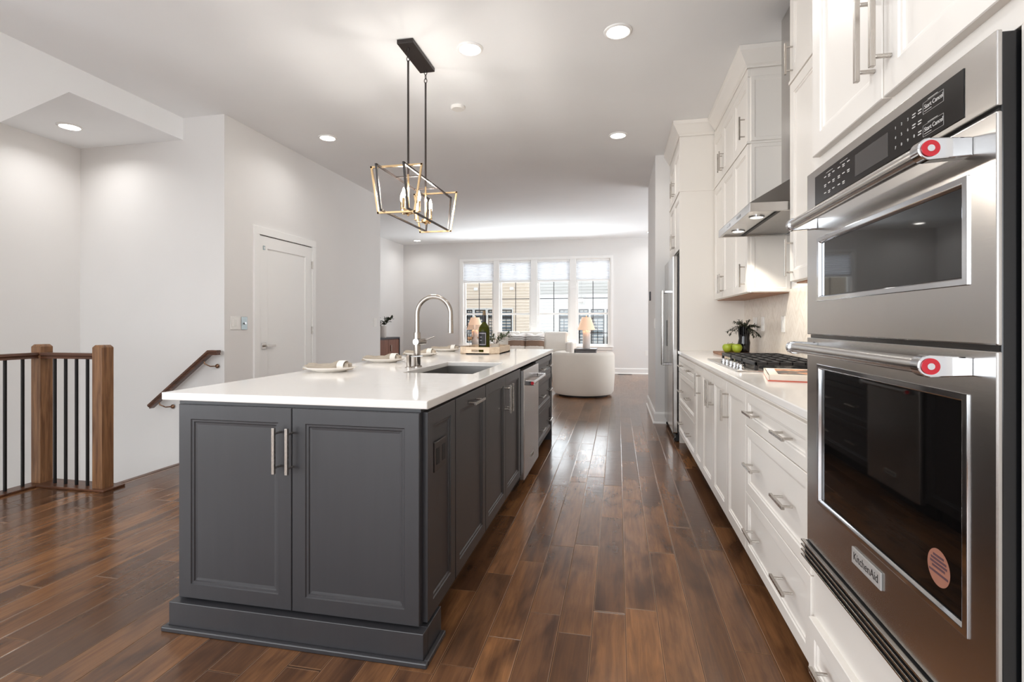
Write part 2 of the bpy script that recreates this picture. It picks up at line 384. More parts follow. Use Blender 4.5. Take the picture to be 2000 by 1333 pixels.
def _link(name, b, mat, off, bevel, smooth, sub):
    me = bpy.data.meshes.new(name)
    for v in b.bm.verts: v.co -= off
    bmesh.ops.recalc_face_normals(b.bm, faces=b.bm.faces[:])
    b.bm.to_mesh(me); b.bm.free()
    me.materials.append(mat)
    o = bpy.data.objects.new(name, me); COL.objects.link(o)
    if smooth:
        for p in me.polygons: p.use_smooth = True
        try: me.set_sharp_from_angle(angle=math.radians(smooth if smooth is not True else 40))
        except Exception: pass
    if bevel:
        md = o.modifiers.new('bevel', 'BEVEL'); md.width = bevel; md.segments = 2; md.limit_method = 'ANGLE'; md.angle_limit = math.radians(40)
    if sub:
        md = o.modifiers.new('subdivision', 'SUBSURF'); md.levels = sub; md.render_levels = sub
    return o
def tag(o, label=None, cat=None, group=None, kind=None):
    if label: o['label'] = label
    if cat: o['category'] = cat
    if group: o['group'] = group
    if kind: o['kind'] = kind
    return o
def thing(name, label, cat, loc, group=None, kind=None):
    o = bpy.data.objects.new(name, None); COL.objects.link(o); o.location = loc; o.empty_display_size = 0.05
    OFF[o.name] = Vector(loc); return tag(o, label, cat, group, kind)
def part(name, b, mat, parent, bevel=0, smooth=False, sub=0, label=None, kind=None):
    off = OFF[parent.name]; o = _link(name, b, M[mat] if isinstance(mat, str) else mat, off, bevel, smooth, sub)
    o.parent = parent; OFF[o.name] = off
    if label: o['label'] = label
    if kind: o['kind'] = kind
    return o
def single(name, b, mat, label=None, cat=None, group=None, kind=None, bevel=0, smooth=False, sub=0, origin=None):
    vs = [v.co for v in b.bm.verts]
    if origin is None:
        xs = [v.x for v in vs]; ys = [v.y for v in vs]; zs = [v.z for v in vs]
        origin = ((min(xs)+max(xs))/2, (min(ys)+max(ys))/2, min(zs))
    off = Vector(origin); o = _link(name, b, M[mat] if isinstance(mat, str) else mat, off, bevel, smooth, sub)
    o.location = off; OFF[o.name] = off; return tag(o, label, cat, group, kind)
def struct(name, b, mat, bevel=0, smooth=False):
    return single(name, b, mat, kind='structure', bevel=bevel, smooth=smooth, origin=(0, 0, 0))
def dup(root, delta, label=None, group=None):
    r = root.copy(); COL.objects.link(r); r.location = Vector(root.location)+Vector(delta)
    if label: r['label'] = label
    if group: r['group'] = group
    for ch in list(root.children):
        c = ch.copy(); COL.objects.link(c); c.parent = r
        for g in list(ch.children):
            d = g.copy(); COL.objects.link(d); d.parent = c
    return r
def faceL(x, y1, z):      # faces -x (towards the aisle from the right wall); local x runs towards the camera
    return Matrix(((0, 1, 0, x), (-1, 0, 0, y1), (0, 0, 1, z), (0, 0, 0, 1)))
def faceR(x, y0, z):      # faces +x; local x runs away from the camera
    return Matrix(((0, -1, 0, x), (1, 0, 0, y0), (0, 0, 1, z), (0, 0, 0, 1)))
def faceC(x0, y, z): return Matrix.Translation((x0, y, z))   # faces the camera (-y)
def text_bm(b, s, size, mat, align='CENTER', depth=0.0003):
    cu = bpy.data.curves.new('t', 'FONT'); cu.body = s; cu.size = size; cu.align_x = align; cu.align_y = 'CENTER'; cu.extrude = depth
    o = bpy.data.objects.new('t', cu); COL.objects.link(o)
    dg = bpy.context.evaluated_depsgraph_get(); me = bpy.data.meshes.new_from_object(o.evaluated_get(dg))
    me.transform(mat); b.bm.from_mesh(me)
    bpy.data.objects.remove(o); bpy.data.curves.remove(cu); bpy.data.meshes.remove(me); return b
# ================================================================== room shell
C = 3.17; XL = -3.65; XR = 1.21; YF = 12.2; YB = -3.6; XN = -5.34
b = B()
b.box(-3.62, 4.0, YB, 4.2, -0.25, 0); b.box(-4.16, -3.62, YB, 2.96, -0.25, 0); b.box(XL, 4.0, 4.2, YF, -0.25, 0); b.box(XN, XL, 7.45, YF, -0.25, 0)
struct('floor', b, 'floor')
struct('ceiling', B().box(-5.6, 4.1, YB-0.2, YF+0.2, C, C+0.15), 'ceil')
struct('wall_left', B().box(-3.80, XL, 4.2, 7.45, -0.2, C), 'wall')
struct('wall_stair', B().box(XN, -3.80, 4.2, 4.35, -2.9, C), 'wall')
b = B().frame(Matrix(((0, -1, 0, XN-0.15), (1, 0, 0, YB), (0, 0, 1, -2.9), (0, 0, 0, 1))), 4.35-YB, C+2.9, 0.8, 3.4, 3.5, 5.6, -0.15, 0); struct('wall_stair_side', b, 'wall')  # opening added to let the left fill light in
struct('wall_alcove', B().box(XN-0.15, XN, 7.3, YF+0.15, -0.2, C), 'wall')
struct('wall_alcove_return', B().box(XN, -3.80, 7.30, 7.45, -0.2, C), 'wall')
struct('wall_right', B().box(XR, XR+0.15, YB, 6.27, -0.2, C), 'wall')
struct('wall_pantry', B().box(0.436, 4.0, 6.27, 7.72, -0.1, C), 'wall')
struct('wall_living_right', B().frame(Matrix(((0, -1, 0, 4.0), (1, 0, 0, 6.27), (0, 0, 1, -0.2), (0, 0, 0, 1))), YF+0.15-6.27, C+0.2, 2.1, 5.4, 0.8, 2.9, -0.15, 0.0), 'wall')  # unseen opening added for the side fill light
# far wall with the opening for four windows
WX0, WX1, WZ0, WZ1 = -3.79, -0.165, 0.63, 2.71
b = B().frame(faceC(XN-0.15, YF, -0.2), 4.15-XN+0.15, C+0.2, WX0-XN+0.15, WX1-XN+0.15, WZ0+0.2, WZ1+0.2, 0, 0.15); struct('wall_far', b, 'wall')
# rear wall behind the camera; its opening is added for the rear fill light
b = B().frame(faceC(XN-0.15, YB-0.15, -2.9), XR+0.15-XN+0.15, C+2.9, 0.75, 5.95, 0.3+2.9, 2.75+2.9, 0, 0.15); struct('wall_rear', b, 'wall')
# stairwell bottom and the dropped ceiling over the stairs
struct('floor_stair_landing', B().box(XN, -3.62, YB, 4.2, -2.9, -2.8), 'ceil')
struct('wall_stairwell_inner', B().box(-3.66, -3.625, 2.98, 4.2, -2.8, -0.25), 'wall')
struct('wall_stairwell_front', B().box(-4.20, -4.165, YB, 2.94, -2.8, -0.25), 'wall')
struct('ceiling_stair_bulkhead', B().prism([(4.2, 2.957), (3.15, 2.957), (2.0, 1.92), (1.7, 1.92), (1.7, C), (4.2, C)], XN, -4.11, 'x'), 'ceil')
# backsplash
struct('wall_backsplash', B().box(1.198, XR, 1.78, 5.3, 0.9, 1.43), 'splash')
# baseboards
def base(name, path): struct(name, B().sweep(path, [(0, 0), (0.028, 0), (0.028, 0.012), (0.016, 0.025), (0.016, 0.115), (0.008, 0.135), (0, 0.135)]), 'trim')
base('baseboard_far', [(4.0, YF), (XN, YF)])
base('baseboard_alcove', [(XN, YF), (XN, 7.45)])
base('baseboard_left', [(XL, 7.45), (XL, 5.72)])
base('baseboard_left_corner', [(XL, 4.54), (XL, 4.2)])
base('baseboard_pantry', [(0.59, 6.27), (0.436, 6.27), (0.436, 7.72), (4.0, 7.72)])
# floor edge trim at the stair opening
struct('trim_1', B().box(-3.645, -3.60, 3.095, 4.2, -0.02, 0.002), 'oak_y')
# ---- far windows
def casing():
    b = B(); y = YF
    b.frame(faceC(-3.845, y-0.022, 0.555), 3.735, 2.215, 0.055, 3.68, 0.075, 2.155, 0, 0.022)
    b.box(-3.86, -0.095, y-0.05, y, 0.615, 0.64)
    return b
struct('trim_2', casing(), 'trim', 0.003)
WIN = [(-3.755, -2.98), (-2.84, -2.052), (-1.90, -1.115), (-0.968, -0.182)]
b = B()
for a, c in zip([WX0]+[w[1] for w in WIN], [w[0] for w in WIN]+[WX1]): b.box(a, c, YF-0.01, YF+0.13, WZ0, WZ1)
b.box(WX0, WX1, YF-0.005, YF+0.14, 2.70, WZ1+0.001)
struct('trim_3', b, 'trim', 0.003)
for i, (x0, x1) in enumerate(WIN):
    w = thing('window_%d' % (i+1), None, None, ((x0+x1)/2, YF+0.06, WZ0), None, 'structure')
    f = B().frame(faceC(x0, YF+0.06, WZ0), x1-x0, 2.08, 0.05, x1-x0-0.05, 0.06, 2.03, 0, 0.05)
    f.box(x0+0.05, x1-0.05, YF+0.065, YF+0.105, 1.385, 1.43)
    part('frame', f, 'trim', w, 0.003)
    part('pane', B().box(x0+0.05, x1-0.05, YF+0.085, YF+0.089, WZ0+0.06, WZ0+2.03), 'pane', w)
    g = B(); xm = (x0+x1)/2
    for z0, z1 in ((0.69, 1.385), (1.43, 2.66)): g.box(xm-0.008, xm+0.008, YF+0.083, YF+0.091, z0, z1)
    for z in (0.95, 1.777): g.box(x0+0.05, x1-0.05, YF+0.083, YF+0.091, z-0.008, z+0.008)
    part('muntin', g, 'darkmetal', w)
# ---- cellular shades
order = ['leftmost of the four', 'second from the left of the four', 'third from the left of the four', 'rightmost of the four']
for i, (x0, x1) in enumerate(WIN):
    t = thing('cellular_shade', 'white pleated shade pulled partway down, %s living room windows' % order[i], 'window shade', ((x0+x1)/2, YF+0.03, 2.18), 'pleated shades in the living room windows')
    part('headrail', B().box(x0+0.006, x1-0.006, YF+0.005, YF+0.055, 2.655, 2.70), 'trim', t, 0.004)
    zs = [2.22+k*(2.655-2.22)/22 for k in range(23)]
    poly = [(YF+0.026 if k % 2 else YF+0.036, z) for k, z in enumerate(zs)]
    poly = [(y-0.008, z) for y, z in poly]+[(y+0.008, z) for y, z in poly[::-1]]
    part('pleats', B().prism(poly, x0+0.01, x1-0.01, 'x'), 'blind', t)
    part('bottom_rail', B().box(x0+0.008, x1-0.008, YF+0.012, YF+0.05, 2.18, 2.22), 'trim', t, 0.004)
# ================================================================== recessed lights
def can(x, y, z, label, power=None, r=0.076, group='recessed ceiling lights'):
    t = thing('recessed_light', label, 'ceiling light', (x, y, z-0.012), group)
    part('trim_ring', B().lathe(x, y, [(r, z-0.003), (r, z-0.010), (r+0.006, z-0.012), (r+0.018, z-0.006), (r+0.02, z)], 40, 0, False), 'trim', t, smooth=True)
    part('lens', B().lathe(x, y, [(0, z-0.006), (r, z-0.006), (r, z-0.001), (0, z-0.001)], 32, 0, False), 'lens', t)
    l = bpy.data.lights.new('downlight', 'AREA'); l.shape = 'DISK'; l.size = 2*r; l.energy = power or CAN_W; l.color = (1.0, 0.995, 0.985); l.spread = math.radians(150)
    o = bpy.data.objects.new('downlight', l); COL.objects.link(o); o.location = (x, y, z-0.016)
    return t
can(-1.044, 3.556, C, 'round recessed ceiling light just right of the black chandelier canopy')
can(0.002, 3.547, C, 'round recessed ceiling light nearest the white upper cabinets, top of the picture')
can(-3.034, 4.958, C, 'round recessed ceiling light above and right of the white door')
can(0.003, 5.51, C, 'round recessed ceiling light nearer the refrigerator, over the aisle')
can(-4.715, 11.58, C, 'round recessed ceiling light in the far left corner, beyond the chandelier')
can(0.713, 11.5, C, 'round recessed ceiling light in the far right corner, half hidden by the wall')
can(-4.82, 3.70, 2.957, 'round recessed ceiling light in the dropped ceiling over the stairs', 3.2)
for x, y in ((-1.04, 1.4), (0.0, 1.3), (-3.0, 1.6), (-1.04, -1.2), (0.0, -1.2), (-3.0, -1.2)):   # the rest of the kitchen's grid, above and behind the camera
    l = bpy.data.lights.new('downlight', 'AREA'); l.shape = 'DISK'; l.size = 0.15; l.energy = CAN_W; l.color = (1.0, 0.995, 0.985); l.spread = math.radians(150)
    o = bpy.data.objects.new('downlight', l); COL.objects.link(o); o.location = (x, y, C-0.016)
b = B().lathe(-1.43, 4.485, [(0, C-0.001), (0.066, C-0.001), (0.066, C-0.016), (0.055, C-0.028), (0, C-0.030)], 32, 0, False)
single('smoke_detector', b, 'plastic', 'flat round white smoke detector on the ceiling behind the chandelier', 'smoke detector', smooth=True)
# ================================================================== island
IG = 'gray island cabinets'
XF = -0.687                       # carcass front on the aisle side
def toe(b, y0, y1): b.box(-1.27, -0.75, y0, y1, 0, 0.098)
STEPI = [(0.0, 0.021), (0.055, 0.021), (0.058, 0.017), (0.066, 0.0165), (0.069, 0.012), (0.078, 0.011)]
t = thing('island_end_cabinet', 'charcoal two-door cabinet at the near end of the island, facing the camera', 'cabinet', (-1.185, 1.88, 0), IG)
part('carcass', B().box(-1.70, -0.687, 1.721, 2.05, 0.11, 0.884), 'gray', t)
d = part('door', B().panel(faceC(-1.684, 1.721, 0.117), 0.494, 0.754, 0.021, 0, STEPI), 'gray', t)
part('handle', B().handle(faceC(0, 1.70, 0), -1.237, 0.719, 0.17), 'nickel', d, 0.001)
d = part('door', B().panel(faceC(-1.187, 1.721, 0.117), 0.502, 0.754, 0.021, 0, STEPI), 'gray', t)
part('handle', B().handle(faceC(0, 1.70, 0), -1.183, 0.719, 0.17), 'nickel', d, 0.001)
part('end_panel', B().panel(faceR(XF, 1.735, 0.115), 0.315, 0.754, 0.022, 0, STEPI), 'gray', t)
pb = B().box(-1.705, -0.66, 1.676, 1.72, 0, 0.108); pb.box(-0.70, -0.66, 1.72, 1.86, 0, 0.108); pb.box(-1.705, -1.68, 1.72, 2.05, 0, 0.108)
part('plinth', pb, 'gray', t, 0.002)
sh = B()
sh.box(-1.724, -0.641, 1.657, 1.676, 0, 0.019); sh.box(-0.66, -0.641, 1.676, 1.86, 0, 0.019); sh.box(-1.724, -1.705, 1.676, 2.05, 0, 0.019)
part('shoe_molding', sh, 'gray', t, 0.004)
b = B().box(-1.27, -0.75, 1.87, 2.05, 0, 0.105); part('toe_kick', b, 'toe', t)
t = thing('pullout_cabinet', 'charcoal pull-out island cabinet with one horizontal handle, next to the dark outlet panel', 'cabinet', (-0.98, 2.30, 0), IG)
b = B().box(-1.28, XF, 2.055, 2.555, 0.105, 0.884); part('carcass', b, 'gray', t)
d = part('door', B().panel(faceR(XF, 2.058, 0.115), 0.494, 0.754, 0.022, 0, STEPI), 'gray', t)
part('handle', B().handle(faceR(-0.665, 2.305, 0.0), 0.0, 0.825, 0.17, False), 'nickel', d, 0.001)
b = B(); toe(b, 2.05, 2.555); part('toe_kick', b, 'toe', t)
t = thing('sink_cabinet', 'charcoal two-door island cabinet below the sink', 'cabinet', (-0.98, 3.03, 0), IG)
b = B().box(-1.28, XF, 2.557, 2.575, 0.105, 0.884).box(-1.28, XF, 3.49, 3.508, 0.105, 0.884).box(-1.28, XF, 2.575, 3.49, 0.105, 0.12).box(-1.28, -1.262, 2.575, 3.49, 0.12, 0.884).box(-0.70, XF, 2.575, 3.49, 0.12, 0.66).box(-0.70, XF, 2.575, 3.49, 0.8, 0.884)
part('carcass', b, 'gray', t)
d = part('door', B().panel(faceR(XF, 2.560, 0.115), 0.469, 0.754, 0.022, 0, STEPI), 'gray', t)
part('handle', B().handle(faceR(-0.665, 2.994, 0.0), 0.0, 0.735, 0.17), 'nickel', d, 0.001)
d = part('door', B().panel(faceR(XF, 3.032, 0.115), 0.473, 0.754, 0.022, 0, STEPI), 'gray', t)
part('handle', B().handle(faceR(-0.665, 3.068, 0.0), 0.0, 0.735, 0.17), 'nickel', d, 0.001)
b = B(); toe(b, 2.555, 3.51); part('toe_kick', b, 'toe', t)
# dishwasher
t = thing('dishwasher', 'stainless dishwasher with bar handle set into the island', 'dishwasher', (-0.98, 3.85, 0))
part('tub', B().box(-1.26, -0.675, 3.53, 4.175, 0.1, 0.86), 'blackmatte', t)
d = part('door', B().box(-0.675, -0.640, 3.525, 4.182, 0.085, 0.858), 'steel', t, 0.005)
hb = B().cyl((-0.585, 3.565, 0.765), (-0.585, 4.14, 0.765), 0.0125, 16)
part('handle', hb, 'steel', d, smooth=True)
for y in (3.565, 4.14): part('handle_bracket', B().box(-0.64, -0.575, y-0.012, y+0.012, 0.748, 0.782), 'chrome', d, 0.004)
part('medallion', B().cyl((-0.587, 3.551, 0.765), (-0.587, 3.553, 0.765), 0.012, 20), 'red', d)
bd = part('badge', B().box(-0.640, -0.637, 3.79, 3.93, 0.175, 0.205), 'badge', d, 0.001)
part('lettering', text_bm(B(), 'KitchenAid', 0.026, Matrix(((0, 0, 1, -0.6368), (1, 0, 0, 3.86), (0, 1, 0, 0.19), (0, 0, 0, 1)))), 'ink', d)
b = B(); b.box(-1.27, -0.73, 3.525, 4.182, 0, 0.085); part('toe_kick', b, 'toe', t)
# drawer cabinet
t = thing('drawer_cabinet', 'charcoal three-drawer cabinet at the far end of the island', 'cabinet', (-0.98, 4.68, 0), IG)
part('carcass', B().box(-1.28, XF, 4.19, 5.17, 0.105, 0.884), 'gray', t)
for z0, z1 in ((0.115, 0.40), (0.404, 0.69), (0.694, 0.869)):
    d = part('drawer', B().panel(faceR(XF, 4.192, z0), 0.975, z1-z0, 0.022, 0, [(0, .022), (.045, .022), (.048, .018), (.056, .0175), (.059, .013), (.066, .012)]), 'gray', t)
    for y in (4.44, 4.92): part('handle', B().handle(faceR(-0.665, y, 0), 0, (z0+z1)/2, 0.17, False), 'nickel', d, 0.001)
part('end_post', B().box(-1.28, -0.66, 5.172, 5.21, 0.0, 0.884), 'gray', t, 0.002)
b = B(); toe(b, 4.19, 5.17); part('toe_kick', b, 'toe', t)
single('island_back_panel', B().box(-1.305, -1.282, 2.052, 5.21, 0, 0.884), 'gray', 'charcoal back panel of the island on the seating side', 'panel')
# countertop with the sink cut-out
b = B().frame(Matrix(((1, 0, 0, -1.77), (0, 0, 1, 1.705), (0, -1, 0, 0.914), (0, 0, 0, 1))), 1.113, 3.625, 0.595, 1.003, 0.957, 1.748, 0, 0.03)
single('island_countertop', b, 'quartz', 'long white quartz countertop of the gray island', 'countertop', bevel=0.004)
# sink
t = thing('undermount_sink', 'stainless undermount sink sunk into the island countertop', 'sink', (-0.97, 3.055, 0.67))
b = B(); x0, x1, y0, y1, z0, z1 = -1.182, -0.76, 2.655, 3.46, 0.675, 0.883
def bowl(b, x0, x1, y0, y1, z0, z1, th=0.004):
    b.box(x0-0.015, x0+th, y0-0.015, y1+0.015, z0, z1); b.box(x1-th, x1+0.015, y0-0.015, y1+0.015, z0, z1)
    b.box(x0+th, x1-th, y0-0.015, y0+th, z0, z1); b.box(x0+th, x1-th, y1-th, y1+0.015, z0, z1); b.box(x0-0.015, x1+0.015, y0-0.015, y1+0.015, z0-0.005, z0)
bowl(b, x0, x1, y0, y1, z0, z1); part('basin', b, 'steel_dark', t)
part('drain', B().lathe(-0.97, 3.06, [(0, z0+0.001), (0.05, z0+0.001), (0.055, z0+0.004), (0.035, z0+0.003), (0, z0+0.002)], 24, 0, False), 'chrome', t, smooth=True)
# faucet
fx, fy, fz = -1.23, 3.02, 0.914
t = thing('kitchen_faucet', 'tall gooseneck brushed steel faucet behind the island sink', 'faucet', (fx, fy, fz))
part('base_ring', B().lathe(fx, fy, [(0, 0.0), (0.031, 0), (0.031, 0.005), (0.026, 0.009), (0, 0.009)], 32, fz, False), 'faucet', t, smooth=True)
part('body', B().lathe(fx, fy, [(0, 0.009), (0.0205, 0.009), (0.0215, 0.012), (0.0215, 0.21), (0.0205, 0.216), (0, 0.216)], 32, fz, False), 'faucet', t, smooth=True)
R = 0.11; zt = 1.243
pts = [(fx, fy, 1.12), (fx, fy, zt)]+[(fx+R-R*math.cos(a), fy, zt+R*math.sin(a)) for a in [PI*k/20 for k in range(1, 21)]]+[(fx+2*R, fy, 1.20)]
part('neck', B().tube(pts, 0.0145, 20), 'faucet', t, smooth=True)
part('spray_head', B().cyl((fx+2*R, fy, 1.205), (fx+2*R, fy, 1.125), 0.0152, 20, 0.0168), 'faucet', t, 0.002, True)
h = part('valve', B().cyl((fx+0.011, fy-0.048, 1.073), (fx+0.026, fy+0.055, 1.073), 0.0195, 24), 'faucet', t, 0.002, True)
part('valve_cap', B().cyl((fx+0.0106, fy-0.051, 1.073), (fx+0.011, fy-0.048, 1.073), 0.0205, 24), 'chrome', h, 0.001, True)
part('lever', B().tube([(fx+0.028, fy+0.04, 1.08), (fx+0.055, fy+0.042, 1.088), (fx+0.098, fy+0.044, 1.104)], 0.0045, 10), 'faucet', h, smooth=True)
t = thing('soap_dispenser', 'short steel soap pump beside the faucet base', 'soap dispenser', (-1.262, 2.965, fz))
part('pump_body', B().lathe(-1.262, 2.965, [(0, 0), (0.022, 0), (0.022, 0.004), (0.0145, 0.007), (0.0145, 0.07), (0.0155, 0.072), (0.0155, 0.08), (0, 0.082)], 24, fz, False), 'faucet', t, smooth=True)
part('spout', B().tube([(-1.255, 2.965, fz+0.068), (-1.215, 2.962, fz+0.069), (-1.17, 2.962, fz+0.074)], 0.004, 10), 'chrome', t, smooth=True)
# outlet on island
t = thing('wall_outlet', 'dark brown outlet plate on the side of the gray island', 'outlet', (-0.66, 1.88, 0.62))
part('plate', B().box(-0.6745, -0.668, 1.81, 1.945, 0.63, 0.742), 'dark_outlet', t, 0.002)
for y in (1.845, 1.91): part('receptacle', B().box(-0.668, -0.6665, y-0.017, y+0.017, 0.655, 0.717), 'blackmatte', t, 0.004)
# ---- plates, napkins, rings
PL = [(-1.605, 2.655), (-1.615, 3.36), (-1.615, 4.06), (-1.64, 4.76)]
PN = ['nearest of the four along the island, left of the faucet', 'second of the four along the island, just left of the soap pump', 'third of the four along the island, behind the faucet', 'farthest of the four along the island, beside the wooden tray']
PS = ['nearest of the four', 'second nearest of the four', 'third of the four, behind the faucet', 'farthest of the four, by the tray']
def plate_bm(x, y, z):
    return B().lathe(x, y, [(0, 0.0), (0.085, 0.0), (0.09, 0.004), (0.125, 0.014), (0.148, 0.026), (0.150, 0.029), (0.146, 0.029), (0.12, 0.018), (0.09, 0.010), (0, 0.009)], 56, z, False)
def napkin_bm(x, y, z):
    b = B(); rnd = random.Random(3)
    nx, ny = 26, 12; L, Wd = 0.27, 0.085; top = []; bot = []
    for i in range(nx+1):
        u = i/nx; gather = 1-0.62*math.exp(-((u-0.80)/0.10)**2); hgt = 0.026+0.022*math.exp(-((u-0.80)/0.16)**2)
        ra, rb = [], []
        for j in range(ny+1):
            v = j/ny*2-1; yy = v*Wd/2*gather*(0.9+0.25*abs(u-0.80)); fold = 0.006*math.sin(v*8+u*5)+0.004*math.sin(v*15-u*9)
            zz = hgt*(1-0.55*v*v)+fold*(1-0.4*abs(v)); xx = (u-0.52)*L+0.006*math.sin(v*6)
            ra.append(b.bm.verts.new((x+xx, y+yy, z+max(zz, 0.004)))); rb.append(b.bm.verts.new((x+xx, y+yy*0.97, z)))
        top.append(ra); bot.append(rb)
    for i in range(nx):
        for j in range(ny):
            b.bm.faces.new((top[i][j], top[i+1][j], top[i+1][j+1], top[i][j+1])); b.bm.faces.new((bot[i][j], bot[i][j+1], bot[i+1][j+1], bot[i+1][j]))
        b.bm.faces.new((bot[i][0], bot[i+1][0], top[i+1][0], top[i][0])); b.bm.faces.new((top[i][ny], top[i+1][ny], bot[i+1][ny], bot[i][ny]))
    for j in range(ny):
        b.bm.faces.new((bot[0][j], top[0][j], top[0][j+1], bot[0][j+1])); b.bm.faces.new((top[nx][j], bot[nx][j], bot[nx][j+1], top[nx][j+1]))
    return b
def ring_bm(x, y, z):
    b = B(); pr = []
    for k in range(28):
        a = 2*PI*k/28; pr.append((0.034*math.cos(a), 0.026+0.026*math.sin(a)))
    n = 28; inner = [(p*0.90, 0.026+(q-0.026)*0.88) for p, q in pr]
    V = [[b.bm.verts.new((x+dx+0.12*q, y+p, z+q)) for p, q in L] for dx in (-0.020, 0.020) for L in (pr, inner)]
    for k in range(n):
        j = (k+1) % n
        b.bm.faces.new((V[0][k], V[0][j], V[2][j], V[2][k])); b.bm.faces.new((V[1][j], V[1][k], V[3][k], V[3][j]))
        b.bm.faces.new((V[0][j], V[0][k], V[1][k], V[1][j])); b.bm.faces.new((V[2][k], V[2][j], V[3][j], V[3][k]))
    return b
px, py = PL[0]; zz = 0.914
pl0 = single('dinner_plate', plate_bm(px, py, zz), 'ceramic', 'white dinner plate, '+PN[0], 'plate', 'white plates along the island', smooth=True)
nk0 = single('linen_napkin', napkin_bm(px-0.01, py, zz+0.0105), 'linen', 'beige napkin on the plate, %s' % PS[0], 'napkin', 'folded napkins on the plates', smooth=60)
rg0 = single('napkin_ring', ring_bm(px+0.072, py, zz+0.0105), 'ring', 'white napkin ring on the plate, %s' % PS[0], 'napkin ring', 'white napkin rings', smooth=50)
for k in (1, 2, 3):
    dl = (PL[k][0]-px, PL[k][1]-py, 0)
    dup(pl0, dl, 'white dinner plate, '+PN[k]); dup(nk0, dl, 'beige napkin on the plate, %s' % PS[k]); dup(rg0, dl, 'white napkin ring on the plate, %s' % PS[k])
# ---- tray with bottle and glasses
tx, ty = -1.20, 4.62; tw, tl, c1 = 0.18, 0.30, 0.075
oct_ = [(tx-tw+c1, ty-tl), (tx+tw-c1, ty-tl), (tx+tw, ty-tl+c1), (tx+tw, ty+tl-c1), (tx+tw-c1, ty+tl), (tx-tw+c1, ty+tl), (tx-tw, ty+tl-c1), (tx-tw, ty-tl+c1)]
t = thing('serving_tray', 'pale wooden octagonal tray with cut-out handles on the island', 'tray', (tx, ty, 0.914))
part('tray_base', B().prism(oct_, 0.914, 0.924), 'traywood', t)
b = B(); h0, h1 = 0.914, 0.977
for i in range(8):
    p, q = Vector(oct_[i]), Vector(oct_[(i+1) % 8]); d = (q-p).normalized(); nrm = Vector((-d.y, d.x))*0.010
    segs = [(p, q, h0, h1)]
    if i in (0, 4):
        m_ = (p+q)/2; a1, a2 = m_-d*0.055, m_+d*0.055; segs = [(p, a1, h0, h1), (a2, q, h0, h1), (a1, a2, h0, 0.934), (a1, a2, 0.955, h1)]
    for s0, s1, z0, z1 in segs:
        b.quadbox([(s0.x, s0.y, z0), (s1.x, s1.y, z0), (s1.x+nrm.x, s1.y+nrm.y, z0), (s0.x+nrm.x, s0.y+nrm.y, z0), (s0.x, s0.y, z1), (s1.x, s1.y, z1), (s1.x+nrm.x, s1.y+nrm.y, z1), (s0.x+nrm.x, s0.y+nrm.y, z1)])
part('tray_rim', b, 'traywood', t)
bx, by, bz = -1.187, 4.50, 0.9245
t = thing('wine_bottle', 'olive green wine bottle with dark label standing on the tray', 'bottle', (bx, by, bz))
part('glass', B().lathe(bx, by, [(0, 0.0), (0.045, 0), (0.05, 0.004), (0.051, 0.02), (0.051, 0.20), (0.047, 0.225), (0.030, 0.25), (0.0185, 0.265), (0.0165, 0.28), (0.0165, 0.30), (0, 0.30)], 36, bz, False), 'bottleglass', t, smooth=True)
part('foil', B().lathe(bx, by, [(0.0172, 0.272), (0.0178, 0.275), (0.0178, 0.335), (0, 0.335)], 24, bz, False), 'foil', t, smooth=True)
part('stopper', B().lathe(bx, by, [(0.015, 0.335), (0.013, 0.375), (0, 0.376)], 20, bz, False), 'cork', t, smooth=True)
def curved_label(a0, a1, z0, z1, r):
    b = B(); n = 12; V = [[b.bm.verts.new((bx+r*math.cos(a0+(a1-a0)*k/n), by+r*math.sin(a0+(a1-a0)*k/n), z)) for k in range(n+1)] for z in (z0, z1)]
    for k in range(n): b.bm.faces.new((V[0][k], V[0][k+1], V[1][k+1], V[1][k]))
    return b
lb = part('bottle_label', curved_label(-2.6, -0.95, bz+0.055, bz+0.185, 0.0514), 'winelabel', t)
lb2 = B()
for a0, a1, z0, z1 in ((-1.12, -1.02, 0.075, 0.170), (-2.3, -1.02, 0.168, 0.174), (-2.3, -1.02, 0.068, 0.074), (-2.15, -1.75, 0.135, 0.140), (-2.15, -1.75, 0.105, 0.110)):
    q = curved_label(a0, a1, bz+z0, bz+z1, 0.0518); me = bpy.data.meshes.new('q'); q.bm.to_mesh(me); q.bm.free(); lb2.bm.from_mesh(me); bpy.data.meshes.remove(me)
part('label_print', lb2, 'winelabel2', lb)
def wineglass(x, y, z, label):
    t = thing('wine_glass', label, 'wine glass', (x, y, z), 'stemmed wine glasses on the tray')
    part('bowl', B().lathe(x, y, [(0, 0.099), (0.010, 0.1), (0.022, 0.104), (0.033, 0.113), (0.040, 0.125), (0.0455, 0.14), (0.047, 0.155), (0.0468, 0.19), (0.043, 0.22), (0.038, 0.245), (0.037, 0.246)], 36, z, False), 'glass', t, smooth=True)
    part('stem', B().lathe(x, y, [(0.0042, 0.008), (0.0038, 0.05), (0.0048, 0.099)], 14, z, True), 'glass', t, smooth=True)
    part('foot', B().lathe(x, y, [(0, 0), (0.036, 0), (0.036, 0.002), (0.012, 0.005), (0.004, 0.010), (0, 0.010)], 32, z, False), 'glass', t, smooth=True)
    b = B(); r = random.Random(int(x*1000))
    for k in range(12): b.sphere((x+r.uniform(-0.02, 0.02), y+r.uniform(-0.02, 0.02), z+0.118+r.uniform(-0.004, 0.014)), 0.0105, seg=10)
    part('filling', b, 'wine', t, smooth=True)
wineglass(-1.315, 4.47, 0.9245, 'stemmed wine glass on the tray, the nearer one and farther left of the bottle')
wineglass(-1.29, 4.72, 0.9245, 'stemmed wine glass on the tray, the farther one and partly behind the other')
